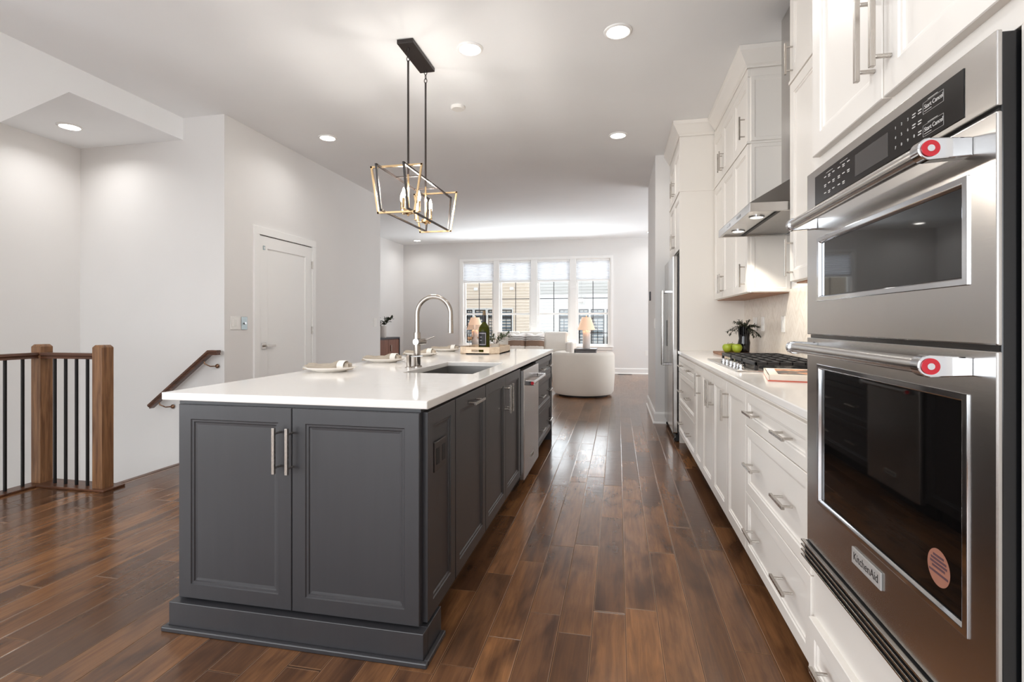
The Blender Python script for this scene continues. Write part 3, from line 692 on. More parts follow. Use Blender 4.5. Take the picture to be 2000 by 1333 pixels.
def leaf(b, p, d, L, w, up=Vector((0, 0, 1))):
    d = d.normalized(); s = d.cross(up); s = (s.normalized() if s.length > 1e-3 else Vector((1, 0, 0)))*w; n = s.cross(d).normalized()*w*0.3
    v = [b.bm.verts.new(q) for q in (p, p+d*L*0.3+s*0.8+n, p+d*L*0.65+s*0.85+n, p+d*L, p+d*L*0.65-s*0.85+n, p+d*L*0.3-s*0.8+n, p+d*L*0.5)]
    for a in ((0, 1, 6), (1, 2, 6), (2, 3, 6), (3, 4, 6), (4, 5, 6), (5, 0, 6)): b.bm.faces.new([v[i] for i in a])
def sprigs(x, y, z, n, H, spread, L, w, seed, bias=Vector((0, 0, 0)), step=0.018, droop=0.35):
    r = random.Random(seed); st = B(); lf = B()
    for k in range(n):
        a = 2*PI*k/n+r.uniform(-0.4, 0.4); p = Vector((x, y, z)); d = Vector((math.cos(a)*spread, math.sin(a)*spread, 1))+bias; d.normalize(); pts = [p.copy()]
        ln = H*r.uniform(0.7, 1.1); q = 0
        while q < ln:
            q += step; d = (d+Vector((math.cos(a), math.sin(a), -droop))*0.05*spread+Vector((r.uniform(-.06, .06), r.uniform(-.06, .06), r.uniform(-.05, .05)))).normalized()
            p = p+d*step; pts.append(p.copy())
            if q > ln*0.25:
                for sgn in (-1, 1):
                    sd = d.cross(Vector((r.uniform(-1, 1), r.uniform(-1, 1), r.uniform(-1, 1)))).normalized()
                    leaf(lf, p, (d*0.7+sd*sgn), L*r.uniform(0.7, 1.2), w*r.uniform(0.8, 1.2))
        st.tube(pts, 0.0016, 6)
    return st, lf
t = thing('potted_greenery', 'small olive-leaf plant in a white pot on the tray behind the bottle', 'plant', (-1.14, 4.74, 0.9245))
part('pot', B().lathe(-1.14, 4.74, [(0, 0), (0.034, 0), (0.045, 0.07), (0.041, 0.07), (0.038, 0.06), (0, 0.06)], 28, 0.9245, False), 'ceramic', t, smooth=True)
st, lf = sprigs(-1.14, 4.74, 0.985, 9, 0.15, 0.9, 0.04, 0.008, 5)
part('stem', st, 'stem', t); part('foliage', lf, 'leaf', t)
# ================================================================== right run: base cabinets
RG = 'white base cabinets along the right wall'
XD = 0.61
def bcab(name, label, y0, y1):
    t = thing(name, label, 'cabinet', (0.9, (y0+y1)/2, 0), RG)
    part('carcass', B().box(XD, 1.195, y0+0.001, y1-0.001, 0.105, 0.883), 'white', t)
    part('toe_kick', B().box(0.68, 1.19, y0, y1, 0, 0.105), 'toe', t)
    return t
SW = [(0.0, 0.02), (0.058, 0.02), (0.061, 0.016), (0.068, 0.0155), (0.071, 0.011), (0.076, 0.010)]
def rdoor(t, y0, y1, z0, z1, hy=None, hz=None, hl=0.17, x=XD, horiz=None, nm='door', steps=SW):
    d = part(nm, B().panel(faceL(x, y1-0.002, z0), y1-y0-0.004, z1-z0, 0.02, 0, steps), 'white', t)
    if hy is not None: part('handle', B().handle(faceL(x-0.02, hy, 0), 0, hz, hl), 'nickel', d, 0.001)
    for y in horiz or (): part('handle', B().handle(faceL(x-0.02, y, 0), 0, hz, hl, False), 'nickel', d, 0.001)
    return d
ZS = [(0.115, 0.398), (0.402, 0.708), (0.712, 0.866)]
SD = [(0.0, 0.02), (0.045, 0.02), (0.048, 0.016), (0.054, 0.0155), (0.057, 0.011), (0.062, 0.010)]
t = bcab('drawer_cabinet', 'white three-drawer base cabinet beside the refrigerator', 4.21, 5.285)
for z0, z1 in ZS: rdoor(t, 4.21, 5.285, z0, z1, None, (z0+z1)/2, 0.15, horiz=(4.98, 4.47), nm='drawer', steps=SD)
t = bcab('pullout_cabinet', 'narrow white single-door base cabinet right of the far drawers', 3.87, 4.21)
rdoor(t, 3.87, 4.21, 0.115, 0.866, 3.93, 0.74)
t = bcab('base_cabinet', 'white two-door base cabinet under the cooktop with paired handles', 3.02, 3.87)
rdoor(t, 3.445, 3.87, 0.115, 0.866, 3.485, 0.74); rdoor(t, 3.02, 3.445, 0.115, 0.866, 3.405, 0.74)
t = bcab('base_cabinet', 'white single-door base cabinet between the near drawers and cooktop cabinet', 2.587, 3.02)
rdoor(t, 2.587, 3.02, 0.115, 0.866, 2.965, 0.74)
t = bcab('drawer_cabinet', 'white three-drawer base cabinet beside the double oven', 1.752, 2.587)
for z0, z1 in ZS: rdoor(t, 1.752, 2.587, z0, z1, None, (z0+z1)/2, 0.15, horiz=(2.40, 1.975), nm='drawer', steps=SD)
single('kitchen_countertop', B().box(0.582, 1.197, 1.752, 5.293, 0.884, 0.914), 'quartz', 'white quartz countertop along the right wall, holding the cooktop', 'countertop', bevel=0.004)
# ---- tall oven cabinet
t = thing('oven_cabinet', 'tall white cabinet that holds the double oven', 'cabinet', (0.9, 1.3, 0))
XO = 0.597
b = B().box(XO, 1.205, 0.84, 1.748, 0.10, 0.488).box(XO, 1.205, 0.84, 1.748, 1.64, 3.08).box(XO, 1.205, 1.714, 1.748, 0.488, 1.64).box(XO, 1.205, 0.84, 0.913, 0.488, 1.64).box(1.19, 1.205, 0.913, 1.714, 0.488, 1.64)
part('carcass', b, 'white', t, 0.001)
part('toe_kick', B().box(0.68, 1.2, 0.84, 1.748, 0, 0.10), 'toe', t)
d = rdoor(t, 0.86, 1.735, 0.112, 0.285, None, 0.2, 0.15, x=XO, horiz=(1.535, 1.06), nm='drawer', steps=SD)
rdoor(t, 1.283, 1.705, 1.69, 3.0, 1.318, 1.845, 0.20, x=XO); rdoor(t, 0.858, 1.28, 1.69, 3.0, 1.245, 1.845, 0.20, x=XO)
CR = [(0, 3.03), (0.006, 3.03), (0.006, 3.045), (0.018, 3.055), (0.055, 3.12), (0.066, 3.135), (0.07, 3.168), (0, 3.168)]
part('crown_molding', B().sweep([(0.597, 0.84), (0.597, 1.745)], CR), 'white', t)
# ---- double oven
t = thing('double_oven', 'stainless double wall oven with black glass doors', 'oven', (0.59, 1.31, 0.48))
part('chassis', B().box(0.574, 1.15, 0.918, 1.709, 0.49, 1.637), 'blackplastic', t, 0.003)
part('control_fascia', B().box(0.566, 0.574, 0.914, 1.713, 1.522, 1.638), 'steel', t, 0.002)
cg = part('control_glass', B().box(0.5645, 0.566, 0.988, 1.645, 1.532, 1.615), 'blackglass', t, 0.001)
part('display', B().box(0.564, 0.5645, 1.231, 1.386, 1.545, 1.597), 'display', cg)
TM = lambda y, z: Matrix(((0, 0, -1, 0.5643), (-1, 0, 0, y), (0, 1, 0, z), (0, 0, 0, 1)))
lab = B()
def dash(y0, y1, z0, z1): lab.box(0.5641, 0.5644, y0, y1, z0, z1)
for i, y in enumerate((1.201, 1.178, 1.155)):
    for j, z in enumerate((1.594, 1.5735, 1.553)): text_bm(lab, str(j*3+i+1), 0.0085, TM(y, z))
text_bm(lab, '0', 0.0085, TM(1.133, 1.553))
for z in (1.595, 1.5525):
    text_bm(lab, 'Start', 0.0115, TM(1.088, z)); text_bm(lab, 'Cancel', 0.0115, TM(1.058, z))
    for zz in (z+0.009, z-0.012): dash(1.041, 1.103, zz-0.0002, zz+0.0002)
    for y in (1.041, 1.103): dash(y-0.0002, y+0.0002, z-0.012, z+0.009)
    dash(1.077, 1.099, z-0.0082, z-0.0072); dash(1.058, 1.088, z+0.0105, z+0.0115)
for y, z in ((1.134, 1.594), (1.134, 1.5735), (1.114, 1.594), (1.114, 1.5735), (1.114, 1.553)):
    dash(y-0.006, y+0.005, z+0.001, z+0.0032); dash(y-0.005, y+0.006, z-0.004, z-0.002)
for yc in (1.54, 1.45):
    for i in range(3):
        for j in range(3):
            if yc < 1.5 and j == 2 and i == 2: continue
            y = yc+0.029-i*0.028; z = 1.595-j*0.022
            dash(y-0.007, y+0.007, z-0.0012, z+0.0014)
            if (i+j) % 2: dash(y-0.006, y+0.006, z-0.0055, z-0.0032)
    dash(yc-0.022, yc+0.022, 1.6035, 1.6045)
part('control_labels', lab, 'label', cg)
def odoor(z0, z1, wz0, wz1, hz, nm):
    d = part('door', B().frame(faceL(0.574, 1.712, z0), 0.798, z1-z0, 0.088, 0.728, wz0-z0, wz1-z0, -0.008, 0.0, 0.004), 'steel', t, 0.0025, label=nm)
    part('glass', B().box(0.5715, 0.5735, 0.986, 1.622, wz0+0.001, wz1-0.001), 'blackglass', d)
    part('bezel', B().frame(faceL(0.5665, 1.629, wz0-0.006), 0.652, wz1-wz0+0.012, 0.014, 0.638, 0.012, wz1-wz0, -0.0035, 0.005, 0.004), 'chrome', d, 0.0015)
    part('handle', B().cyl((0.505, 0.992, hz), (0.505, 1.628, hz), 0.0145, 24), 'steel', d, smooth=True)
    for y0, y1 in ((0.967, 0.992), (1.628, 1.65)):
        k = B(); n = 24
        poly = [(0.505+0.0185*math.cos(PI/2+PI*i/n), hz+0.0185*math.sin(PI/2+PI*i/n)) for i in range(n+1)]+[(0.566, hz-0.0155), (0.566, hz+0.0155)]
        k.prism(poly, y0, y1, 'y'); part('handle_bracket', k, 'chrome', d, 0.002)
    part('medallion', B().cyl((0.505, 0.9665, hz), (0.505, 0.9645, hz), 0.0135, 32), 'red', d)
    part('medallion_center', B().cyl((0.505, 0.9645, hz), (0.505, 0.9635, hz), 0.0055, 24), 'chrome', d)
    return d
d1 = odoor(1.155, 1.514, 1.258, 1.428, 1.478, 'upper microwave door with a wide short black window')
d2 = odoor(0.530, 1.146, 0.674, 1.066, 1.118, 'lower oven door with a tall black window')
part('badge', B().box(0.5615, 0.566, 1.257, 1.398, 0.604, 0.643), 'badge', d2, 0.0012)
part('badge_lettering', text_bm(B(), 'KitchenAid', 0.027, Matrix(((0, 0, -1, 0.5613), (-1, 0, 0, 1.3275), (0, 1, 0, 0.6235), (0, 0, 0, 1)))), 'ink', d2)
part('sticker', B().cyl((0.5713, 1.069, 0.744), (0.5715, 1.069, 0.744), 0.0335, 32), 'sticker', d2)
sp = B()
for z, w_ in ((0.764, 0.016), (0.757, 0.023), (0.750, 0.025), (0.743, 0.019), (0.733, 0.028)): sp.box(0.5711, 0.5713, 1.069-w_, 1.069+w_, z-0.0022, z+0.0022)
part('sticker_print', sp, 'stickeredge', d2)
b = B().box(0.562, 0.60, 0.912, 1.72, 0.478, 0.526)
part('vent_trim', b, 'blackmatte', t)
b = B()
for z in (0.478, 0.493, 0.508, 0.522): b.box(0.552, 0.563, 0.908, 1.724, z, z+0.005)
part('vent_louver', b, 'steel', t, 0.001)
# ---- uppers
UG = 'white upper cabinets along the right wall'
XU = 0.94; ZU = [(1.415, 2.485), (2.505, 2.97)]
SU = SW
t = thing('upper_cabinet', 'white stacked upper cabinet between the refrigerator and range hood', 'cabinet', (1.07, 4.63, 1.41), UG)
part('carcass', B().box(XU, 1.209, 3.975, 5.288, 1.41, 3.05), 'white', t, 0.001)
part('underside', B().box(XU+0.01, 1.2, 3.985, 5.28, 1.404, 1.41), 'board', t)
part('trim_band', B().sweep([(XU-0.02, 5.288), (XU-0.02, 3.975), (1.205, 3.975)], [(0, 2.487), (0, 2.503), (-0.006, 2.503), (-0.006, 2.487)]), 'white', t)
for y0, y1, hy in ((4.865, 5.285, 4.90), (4.43, 4.865, 4.83), (3.977, 4.43, 4.055)):
    rdoor(t, y0, y1, ZU[0][0], ZU[0][1], hy, 1.54, 0.17, x=XU, steps=SU); rdoor(t, y0, y1, ZU[1][0], ZU[1][1], hy, 2.63, 0.17, x=XU, steps=SU)
ep = B().panel(faceC(XU+0.002, 3.975, 1.415), 0.262, 1.07, 0.008, 0, [(0, .008), (.025, .008), (.03, .004)]); part('end_panel', ep, 'white', t)
ep = B().panel(faceC(XU+0.002, 3.975, 2.505), 0.262, 0.465, 0.008, 0, [(0, .008), (.025, .008), (.03, .004)]); part('end_panel', ep, 'white', t)
part('crown_molding', B().sweep([(1.209, 3.967), (0.92, 3.967), (0.92, 5.215)], CR), 'white', t)
part('frieze', B().box(0.921, XU, 3.975, 5.288, 2.972, 3.05), 'white', t)
t = thing('upper_cabinet', 'white stacked upper cabinet between the range hood and double oven', 'cabinet', (1.07, 2.4, 1.41), UG)
part('carcass', B().box(XU, 1.209, 1.75, 3.045, 1.41, 3.05), 'white', t, 0.001)
part('underside', B().box(XU+0.01, 1.2, 1.76, 3.03, 1.404, 1.41), 'board', t)
part('trim_band', B().box(XU-0.026, XU, 1.75, 3.045, 2.487, 2.503), 'white', t)
for y0, y1, hy in ((2.62, 3.045, 2.995), (2.19, 2.62, 2.24), (1.752, 2.19, 2.14)):
    rdoor(t, y0, y1, ZU[0][0], ZU[0][1], hy, 1.54, 0.20, x=XU, steps=SU); rdoor(t, y0, y1, ZU[1][0], ZU[1][1], hy, 2.61, 0.17, x=XU, steps=SU)
part('crown_molding', B().sweep([(0.92, 1.75), (0.92, 3.053), (1.209, 3.053)], CR), 'white', t)
part('frieze', B().box(0.921, XU, 1.75, 3.045, 2.972, 3.05), 'white', t)
# ---- fridge surround
t = thing('refrigerator_cabinet', 'tall white cabinet surround above and beside the refrigerator', 'cabinet', (0.9, 5.8, 0))
b = B().box(0.60, 1.205, 5.297, 5.322, 0, 3.05).box(0.60, 1.205, 6.243, 6.265, 0, 3.05); part('side_panel', b, 'white', t, 0.001)
part('carcass', B().box(0.62, 1.205, 5.322, 6.243, 1.92, 3.05), 'white', t)
part('trim_band', B().box(0.592, 0.62, 5.29, 6.265, 2.487, 2.503), 'white', t)
part('side_trim', B().box(0.61, 0.92, 5.289, 5.297, 2.487, 2.50), 'white', t)
for y0, y1, hy in ((5.79, 6.243, 5.835), (5.325, 5.79, 5.745)):
    rdoor(t, y0, y1, 1.925, 2.485, hy, 2.06, 0.16, x=0.62); rdoor(t, y0, y1, 2.505, 2.95, hy, 2.63, 0.16, x=0.62)
part('crown_molding', B().sweep([(0.92, 5.289), (0.60, 5.289), (0.60, 6.265)], CR), 'white', t)
part('frieze', B().box(0.601, 0.62, 5.322, 6.243, 2.952, 3.05), 'white', t)
# ---- fridge
t = thing('refrigerator', 'stainless side-by-side refrigerator with water dispenser', 'refrigerator', (0.9, 5.78, 0))
part('body', B().box(0.59, 1.18, 5.335, 6.235, 0.06, 1.85), 'darkmetal', t, 0.004)
part('base_grille', B().box(0.57, 0.6, 5.335, 6.235, 0.012, 0.075), 'blackmatte', t)
fd = [part('door', B().box(0.538, 0.588, y0, y1, 0.085, 1.862), 'steel', t, 0.01, label=l) for y0, y1, l in ((5.335, 5.81, 'nearer refrigerator door'), (5.816, 6.235, 'freezer door with the dispenser'))]
for d, y in zip(fd, (5.755, 5.87)):
    part('handle', B().cyl((0.478, y, 0.73), (0.478, y, 1.54), 0.0125, 18), 'steel', d, smooth=True)
    for z in (0.745, 1.525): part('handle_bracket', B().box(0.475, 0.54, y-0.010, y+0.010, z-0.012, z+0.012), 'chrome', d, 0.003)
part('dispenser', B().box(0.533, 0.5385, 5.93, 6.16, 0.93, 1.22), 'blackglass', fd[1], 0.003)
for y in (5.36, 6.20): part('caster', B().cyl((0.575, y, 0.0215), (0.575, y+0.02, 0.0215), 0.0215, 16), 'blackmatte', t, smooth=True)
# ---- hood
HX, HY0, HY1, HZ = 0.72, 3.06, 3.962, 1.81
t = thing('range_hood', 'stainless chimney range hood with two lamps above the cooktop', 'range hood', (0.95, 3.51, HZ))
b = B(); b.frame(Matrix(((1, 0, 0, HX), (0, 0, 1, HY0), (0, -1, 0, HZ+0.05), (0, 0, 0, 1))), 1.195-HX, HY1-HY0, 0.02, 1.195-HX-0.02, 0.02, HY1-HY0-0.02, 0.0, 0.05)
part('band', b, 'steel', t, 0.002)
cx0, cy0, cy1 = 1.05, 3.38, 3.64
b = B(); lo = [(HX, HY0), (1.195, HY0), (1.195, HY1), (HX, HY1)]; hi = [(cx0, cy0), (1.195, cy0), (1.195, cy1), (cx0, cy1)]
b.quadbox([(x, y, HZ+0.05) for x, y in lo]+[(x, y, HZ+0.27) for x, y in hi]); part('canopy', b, 'steel_dark', t)
part('chimney', B().box(cx0, 1.195, cy0, cy1, HZ+0.27, C-0.002), 'steel', t, 0.002)
part('filter', B().box(HX+0.17, 1.17, HY0+0.022, HY1-0.022, HZ+0.012, HZ+0.02), 'steel_dark', t)
part('filter_slot', B().box(HX+0.155, HX+0.175, HY0+0.022, HY1-0.022, HZ+0.006, HZ+0.014), 'blackmatte', t)
part('light_panel', B().box(HX+0.022, HX+0.155, HY0+0.022, HY1-0.022, HZ+0.012, HZ+0.02), 'steel', t)
for y in (3.28, 3.76):
    lp = part('lamp_ring', B().lathe(HX+0.09, y, [(0.034, 0.012), (0.034, 0.006), (0.044, 0.006), (0.044, 0.012)], 28, HZ, False), 'chrome', t, smooth=True)
    part('lamp', B().lathe(HX+0.09, y, [(0, 0.007), (0.034, 0.007), (0.034, 0.011), (0, 0.011)], 24, HZ, False), 'hoodlens', t)
    l = bpy.data.lights.new('hood_lamp', 'SPOT'); l.energy = 14; l.spot_size = math.radians(110); l.spot_blend = 0.35; l.shadow_soft_size = 0.025; l.color = (1, 0.93, 0.82)
    o = bpy.data.objects.new('hood_lamp', l); COL.objects.link(o); o.location = (HX+0.09, y, HZ-0.004)
for y in (3.33, 3.62): part('control_strip', B().box(HX-0.001, HX+0.001, y-0.05, y+0.05, HZ+0.018, HZ+0.032), 'blackglass', t)
# ---- cooktop
CX0, CX1, CY0, CY1, CZ = 0.655, 1.165, 3.075, 4.05, 0.914
t = thing('gas_cooktop', 'stainless gas cooktop with black cast iron grates', 'cooktop', (0.91, 3.56, CZ))
part('top_plate', B().box(CX0, CX1, CY0, CY1, CZ, CZ+0.010), 'steel', t, 0.003)
gy = [(CY0+0.02, CY0+0.325), (CY0+0.335, CY0+0.64), (CY0+0.65, CY1-0.02)]
for y0, y1 in gy:
    g = B(); x0, x1 = CX0+0.10, CX1-0.02; z0, z1 = CZ+0.036, CZ+0.056
    for y in (y0, y1-0.014): g.box(x0, x1, y, y+0.014, z0, z1)
    for x in (x0, x1-0.014): g.box(x, x+0.014, y0, y1, z0, z1)
    for k in range(1, 6): xx = x0+(x1-x0)*k/6; g.box(xx-0.005, xx+0.005, y0, y1, z0+0.003, z1)
    ym = (y0+y1)/2; g.box(x0, x1, ym-0.005, ym+0.005, z0+0.003, z1)
    for x in (x0, x1-0.016):
        for y in (y0, y1-0.016): g.box(x, x+0.016, y, y+0.016, CZ+0.010, z0)
    part('grate', g, 'castiron', t, 0.002)
    for x in ((x0*0.72+x1*0.28), (x0*0.26+x1*0.74)):
        part('burner', B().lathe(x, ym, [(0, 0.010), (0.05, 0.010), (0.045, 0.022), (0.034, 0.024), (0.034, 0.031), (0, 0.032)], 28, CZ, False), 'blackmatte', t, smooth=True)
for y in (3.17, 3.24, 3.33, 3.43, 3.55, 3.66):
    part('knob', B().lathe(CX0+0.045, y, [(0, 0.010), (0.022, 0.010), (0.022, 0.014), (0.018, 0.016), (0.018, 0.034), (0.0165, 0.037), (0, 0.037)], 24, CZ, False), 'chrome', t, smooth=True)
# ---- cookbook
A = Matrix.Translation((0.868, 2.79, CZ)) @ Matrix.Rotation(math.radians(-12), 4, 'Z')
t = thing('cookbook', 'thick cookbook with a food picture lying between cooktop and oven', 'book', (0.868, 2.79, CZ))
part('back_cover', B().box(-0.132, 0.13, -0.20, 0.20, 0, 0.0045).xf(A), 'cover', t); part('spine', B().box(-0.133, -0.127, -0.20, 0.20, 0.0045, 0.03).xf(A), 'paper', t)
part('pages', B().box(-0.126, 0.125, -0.195, 0.195, 0.004, 0.027).xf(A), 'paper', t)
part('front_cover', B().box(-0.13, 0.13, -0.20, 0.20, 0.027, 0.030).xf(A), 'paper', t)
part('cover_picture', B().box(-0.085, 0.125, -0.15, 0.165, 0.030, 0.0303).xf(A), 'picture', t)
# ---- cutting board, apples, vase
single('cutting_board', B().box(0.855, 1.12, 4.60, 4.97, CZ, CZ+0.020), 'board', 'wooden cutting board behind the cooktop under the green apples', 'cutting board', bevel=0.004)
def apple(x, y, z, r, label):
    t = thing('green_apple', label, 'apple', (x, y, z), 'green apples on the cutting board')
    part('flesh', B().lathe(x, y, [(0, 0.10*r), (0.25*r, 0.02*r), (0.5*r, 0.06*r), (0.85*r, 0.55*r), (1.0*r, 1.05*r), (0.92*r, 1.45*r), (0.6*r, 1.78*r), (0.3*r, 1.80*r), (0.1*r, 1.66*r), (0, 1.60*r)], 28, z, False), 'apple', t, smooth=80)
    part('stalk', B().tube([(x, y, z+1.6*r), (x+0.1*r, y, z+1.9*r), (x+0.22*r, y, z+2.1*r)], 0.0016, 6), 'stem', t)
apple(0.925, 4.70, CZ+0.02, 0.041, 'green apple at the left front of the cutting board, nearest the refrigerator')
apple(0.995, 4.655, CZ+0.02, 0.042, 'green apple touching the black vase on its left')
apple(0.985, 4.82, CZ+0.02, 0.041, 'green apple peeking out behind the other two')
vx, vy, vz = 1.072, 4.75, CZ+0.02
t = thing('black_vase', 'glossy black vase with dark green sprigs beside the apples', 'vase', (vx, vy, vz))
prof = [(0, 0), (0.042, 0), (0.045, 0.01), (0.046, 0.05), (0.050, 0.085), (0.043, 0.12), (0.047, 0.16), (0.050, 0.20), (0.053, 0.225), (0.047, 0.225), (0.043, 0.2), (0.038, 0.12), (0, 0.05)]
part('body', B().lathe(vx, vy, prof, 36, vz, False), 'blackvase', t, smooth=True)
st, lf = sprigs(vx, vy, vz+0.19, 6, 0.10, 0.35, 0.02, 0.0045, 11, step=0.008)
for n_, H_, sp_, dr_, sd_, bi_ in ((8, 0.13, 0.9, 0.9, 12, Vector((0.2, -0.1, 0))), (7, 0.16, 1.2, 1.5, 13, Vector((0.35, -0.15, 0)))):
    for b2, b1 in zip(sprigs(vx, vy, vz+0.20, n_, H_, sp_, 0.022, 0.0048, sd_, bi_, step=0.007, droop=dr_), (st, lf)):
        me = bpy.data.meshes.new('q'); b2.bm.to_mesh(me); b2.bm.free(); b1.bm.from_mesh(me); bpy.data.meshes.remove(me)
part('stem', st, 'stem', t); part('foliage', lf, 'leaf_dark', t)
# ---- outlets on backsplash
def plate(nm, label, cat, y0, y1, z0, z1, kind):
    t = thing(nm, label, cat, (1.197, (y0+y1)/2, z0), 'plates on the backsplash')
    part('plate', B().box(1.191, 1.198, y0, y1, z0, z1), 'plastic', t, 0.002)
    ym = (y0+y1)/2
    if kind == 'toggle':
        part('rocker', B().box(1.188, 1.191, ym-0.016, ym+0.016, z0+0.03, z1-0.03), 'plastic', t, 0.001)
    elif kind == 'blank': part('jack', B().cyl((1.191, ym, (z0+z1)/2), (1.188, ym, (z0+z1)/2), 0.007, 14), 'ink', t)
    else:
        for z in (z0+0.035, z1-0.035): part('receptacle', B().box(1.1885, 1.191, ym-0.016, ym+0.016, z-0.015, z+0.015), 'plastic', t, 0.004)
plate('cable_plate', 'white wall plate with a dark center jack on the backsplash', 'wall plate', 4.83, 4.95, 1.12, 1.24, 'blank')
plate('wall_outlet', 'white outlet on the backsplash, middle of the three plates', 'outlet', 4.60, 4.68, 1.12, 1.24, 'outlet')
plate('light_switch', 'white switch on the backsplash, nearest the oven of the three plates', 'light switch', 4.06, 4.14, 1.12, 1.24, 'toggle')
# ================================================================== chandelier
hx = -1.452
t = thing('chandelier', 'linear pendant with black and gold open frames over the island', 'chandelier', (hx, 3.57, 1.93))
part('canopy_plate', B().box(hx-0.06, hx+0.06, 3.34, 3.775, C-0.03, C-0.001), 'bronze', t, 0.003)
for y in (3.40, 3.735):
    part('rod', B().cyl((hx, y, 2.24), (hx, y, C-0.125), 0.0075, 12), 'bronze', t, smooth=True)
    lk = B()
    for k, z in enumerate((C-0.048, C-0.082, C-0.112)):
        pts = [(hx+(0.011*math.cos(a) if k % 2 == 0 else 0), y+(0.011*math.cos(a) if k % 2 else 0), z+0.018*math.sin(a)) for a in [2*PI*q/14 for q in range(15)]]
        lk.tube(pts, 0.0028, 6, False)
    part('chain', lk, 'bronze', t, smooth=True)
    part('gold_stem', B().cyl((hx, y, 1.985), (hx, y, 2.24), 0.0072, 12), 'gold', t, smooth=True)
    part('crossbar', B().box(hx-0.1, hx+0.1, y-0.004, y+0.004, 2.222, 2.23), 'bronze', t)
    part('hub', B().lathe(hx, y, [(0, -0.03), (0.008, -0.028), (0.008, -0.02), (0.03, -0.012), (0.034, 0.0), (0.03, 0.012), (0.008, 0.018), (0, 0.02)], 24, 1.975, False), 'gold', t, smooth=True)
    for k in range(3):
        a = 2*PI*k/3+(0.5 if y < 3.5 else 1.4); ex, ey = hx+0.075*math.cos(a), y+0.075*math.sin(a)
        part('arm', B().tube([(hx, y, 1.972), (hx+0.04*math.cos(a), y+0.04*math.sin(a), 1.966), (hx+0.066*math.cos(a), y+0.066*math.sin(a), 1.970), (ex, ey, 1.985)], 0.0045, 10), 'gold', t, smooth=True)
        cs = part('candle_sleeve', B().lathe(ex, ey, [(0, -0.004), (0.013, -0.004), (0.0135, 0.0), (0.0105, 0.004), (0.0105, 0.072), (0, 0.072)], 20, 1.985, False), 'gold', t, smooth=True)
        part('bulb', B().lathe(ex, ey, [(0.0065, 0.072), (0.012, 0.09), (0.0125, 0.104), (0.009, 0.125), (0.003, 0.142), (0, 0.146)], 16, 1.985, False), 'bulb', t, smooth=True)
        l = bpy.data.lights.new('candle', 'POINT'); l.energy = 3.4; l.shadow_soft_size = 0.012; l.color = (1, 0.95, 0.88)
        o = bpy.data.objects.new('candle', l); COL.objects.link(o); o.location = (ex, ey, 1.985+0.165)
def loop_frame(pts, s=0.006):
    b = B(); P = [Vector(p) for p in pts]; n = len(P)
    for i in range(n):
        p, q = P[i], P[(i+1) % n]; d = (q-p).normalized(); p = p-d*s; q = q+d*s
        u = d.cross(Vector((0, 0, 1))) if abs(d.z) < 0.9 else d.cross(Vector((1, 0, 0))); u = u.normalized()*s; v = d.cross(u).normalized()*s
        b.quadbox([p-u-v, p+u-v, p+u+v, p-u+v, q-u-v, q+u-v, q+u+v, q-u+v])
    return b
for s in (-1, 1):
    x = hx+s*0.096
    part('dark_frame', loop_frame([(x, 3.10, 2.228), (x, 4.06, 2.228), (x, 3.99, 1.945), (x, 3.17, 1.945)]), 'bronze', t, label='dark bronze frame')
for y in (3.2, 3.95):
    part('gold_frame', loop_frame([(hx-0.18, y, 2.242), (hx+0.18, y, 2.242), (hx+0.13, y, 1.932), (hx-0.13, y, 1.932)]), 'gold', t, label='gold frame')
# ================================================================== stair railing, handrail
NW = 0.086
n1 = (-3.563, 2.952); n2 = (-4.135, 2.969)
t = thing('stair_railing', 'oak railing with newel posts and black balusters around the stairs', 'railing', (-3.85, 3.0, 0))
for (x, y) in (n1, n2):
    b = B(); b.box(x-NW, x, y, y+NW, 0.015, 1.015); c_ = 0.012
    b.quadbox([(x-NW, y, 1.015), (x, y, 1.015), (x, y+NW, 1.015), (x-NW, y+NW, 1.015), (x-NW+c_, y+c_, 1.032), (x-c_, y+c_, 1.032), (x-c_, y+NW-c_, 1.032), (x-NW+c_, y+NW-c_, 1.032)])
    part('newel_post', b, 'oak', t, 0.002)
rp = [(-0.028, 0.93), (0.028, 0.93), (0.022, 0.945), (0.034, 0.955), (0.030, 0.972), (-0.030, 0.972), (-0.034, 0.955), (-0.022, 0.945)]
yr = n1[1]+NW/2; xr = n2[0]-NW/2
part('handrail', B().prism([(yr+a, z) for a, z in rp], n2[0], n1[0]-NW, 'x'), 'oak_x', t)
part('handrail', B().prism([(xr+a, z) for a, z in rp], -1.0, n2[1], 'y'), 'oak_y', t)
for x in (-4.036, -3.938, -3.84, -3.742): part('baluster', B().box(x-0.0075, x+0.0075, yr-0.0075, yr+0.0075, 0.012, 0.932), 'iron', t)
y = 2.885
while y > 1.9:
    part('baluster', B().box(xr-0.0075, xr+0.0075, y-0.0075, y+0.0075, 0.012, 0.932), 'iron', t); y -= 0.108
pts = [(-4.23, YB+0.02), (-4.11, YB+0.02), (-4.11, 2.925), (-3.52, 2.925), (-3.52, 3.09), (-4.23, 3.09)]
part('base_plate', B().prism(pts, 0.0, 0.016), 'oak_x', t, 0.004)
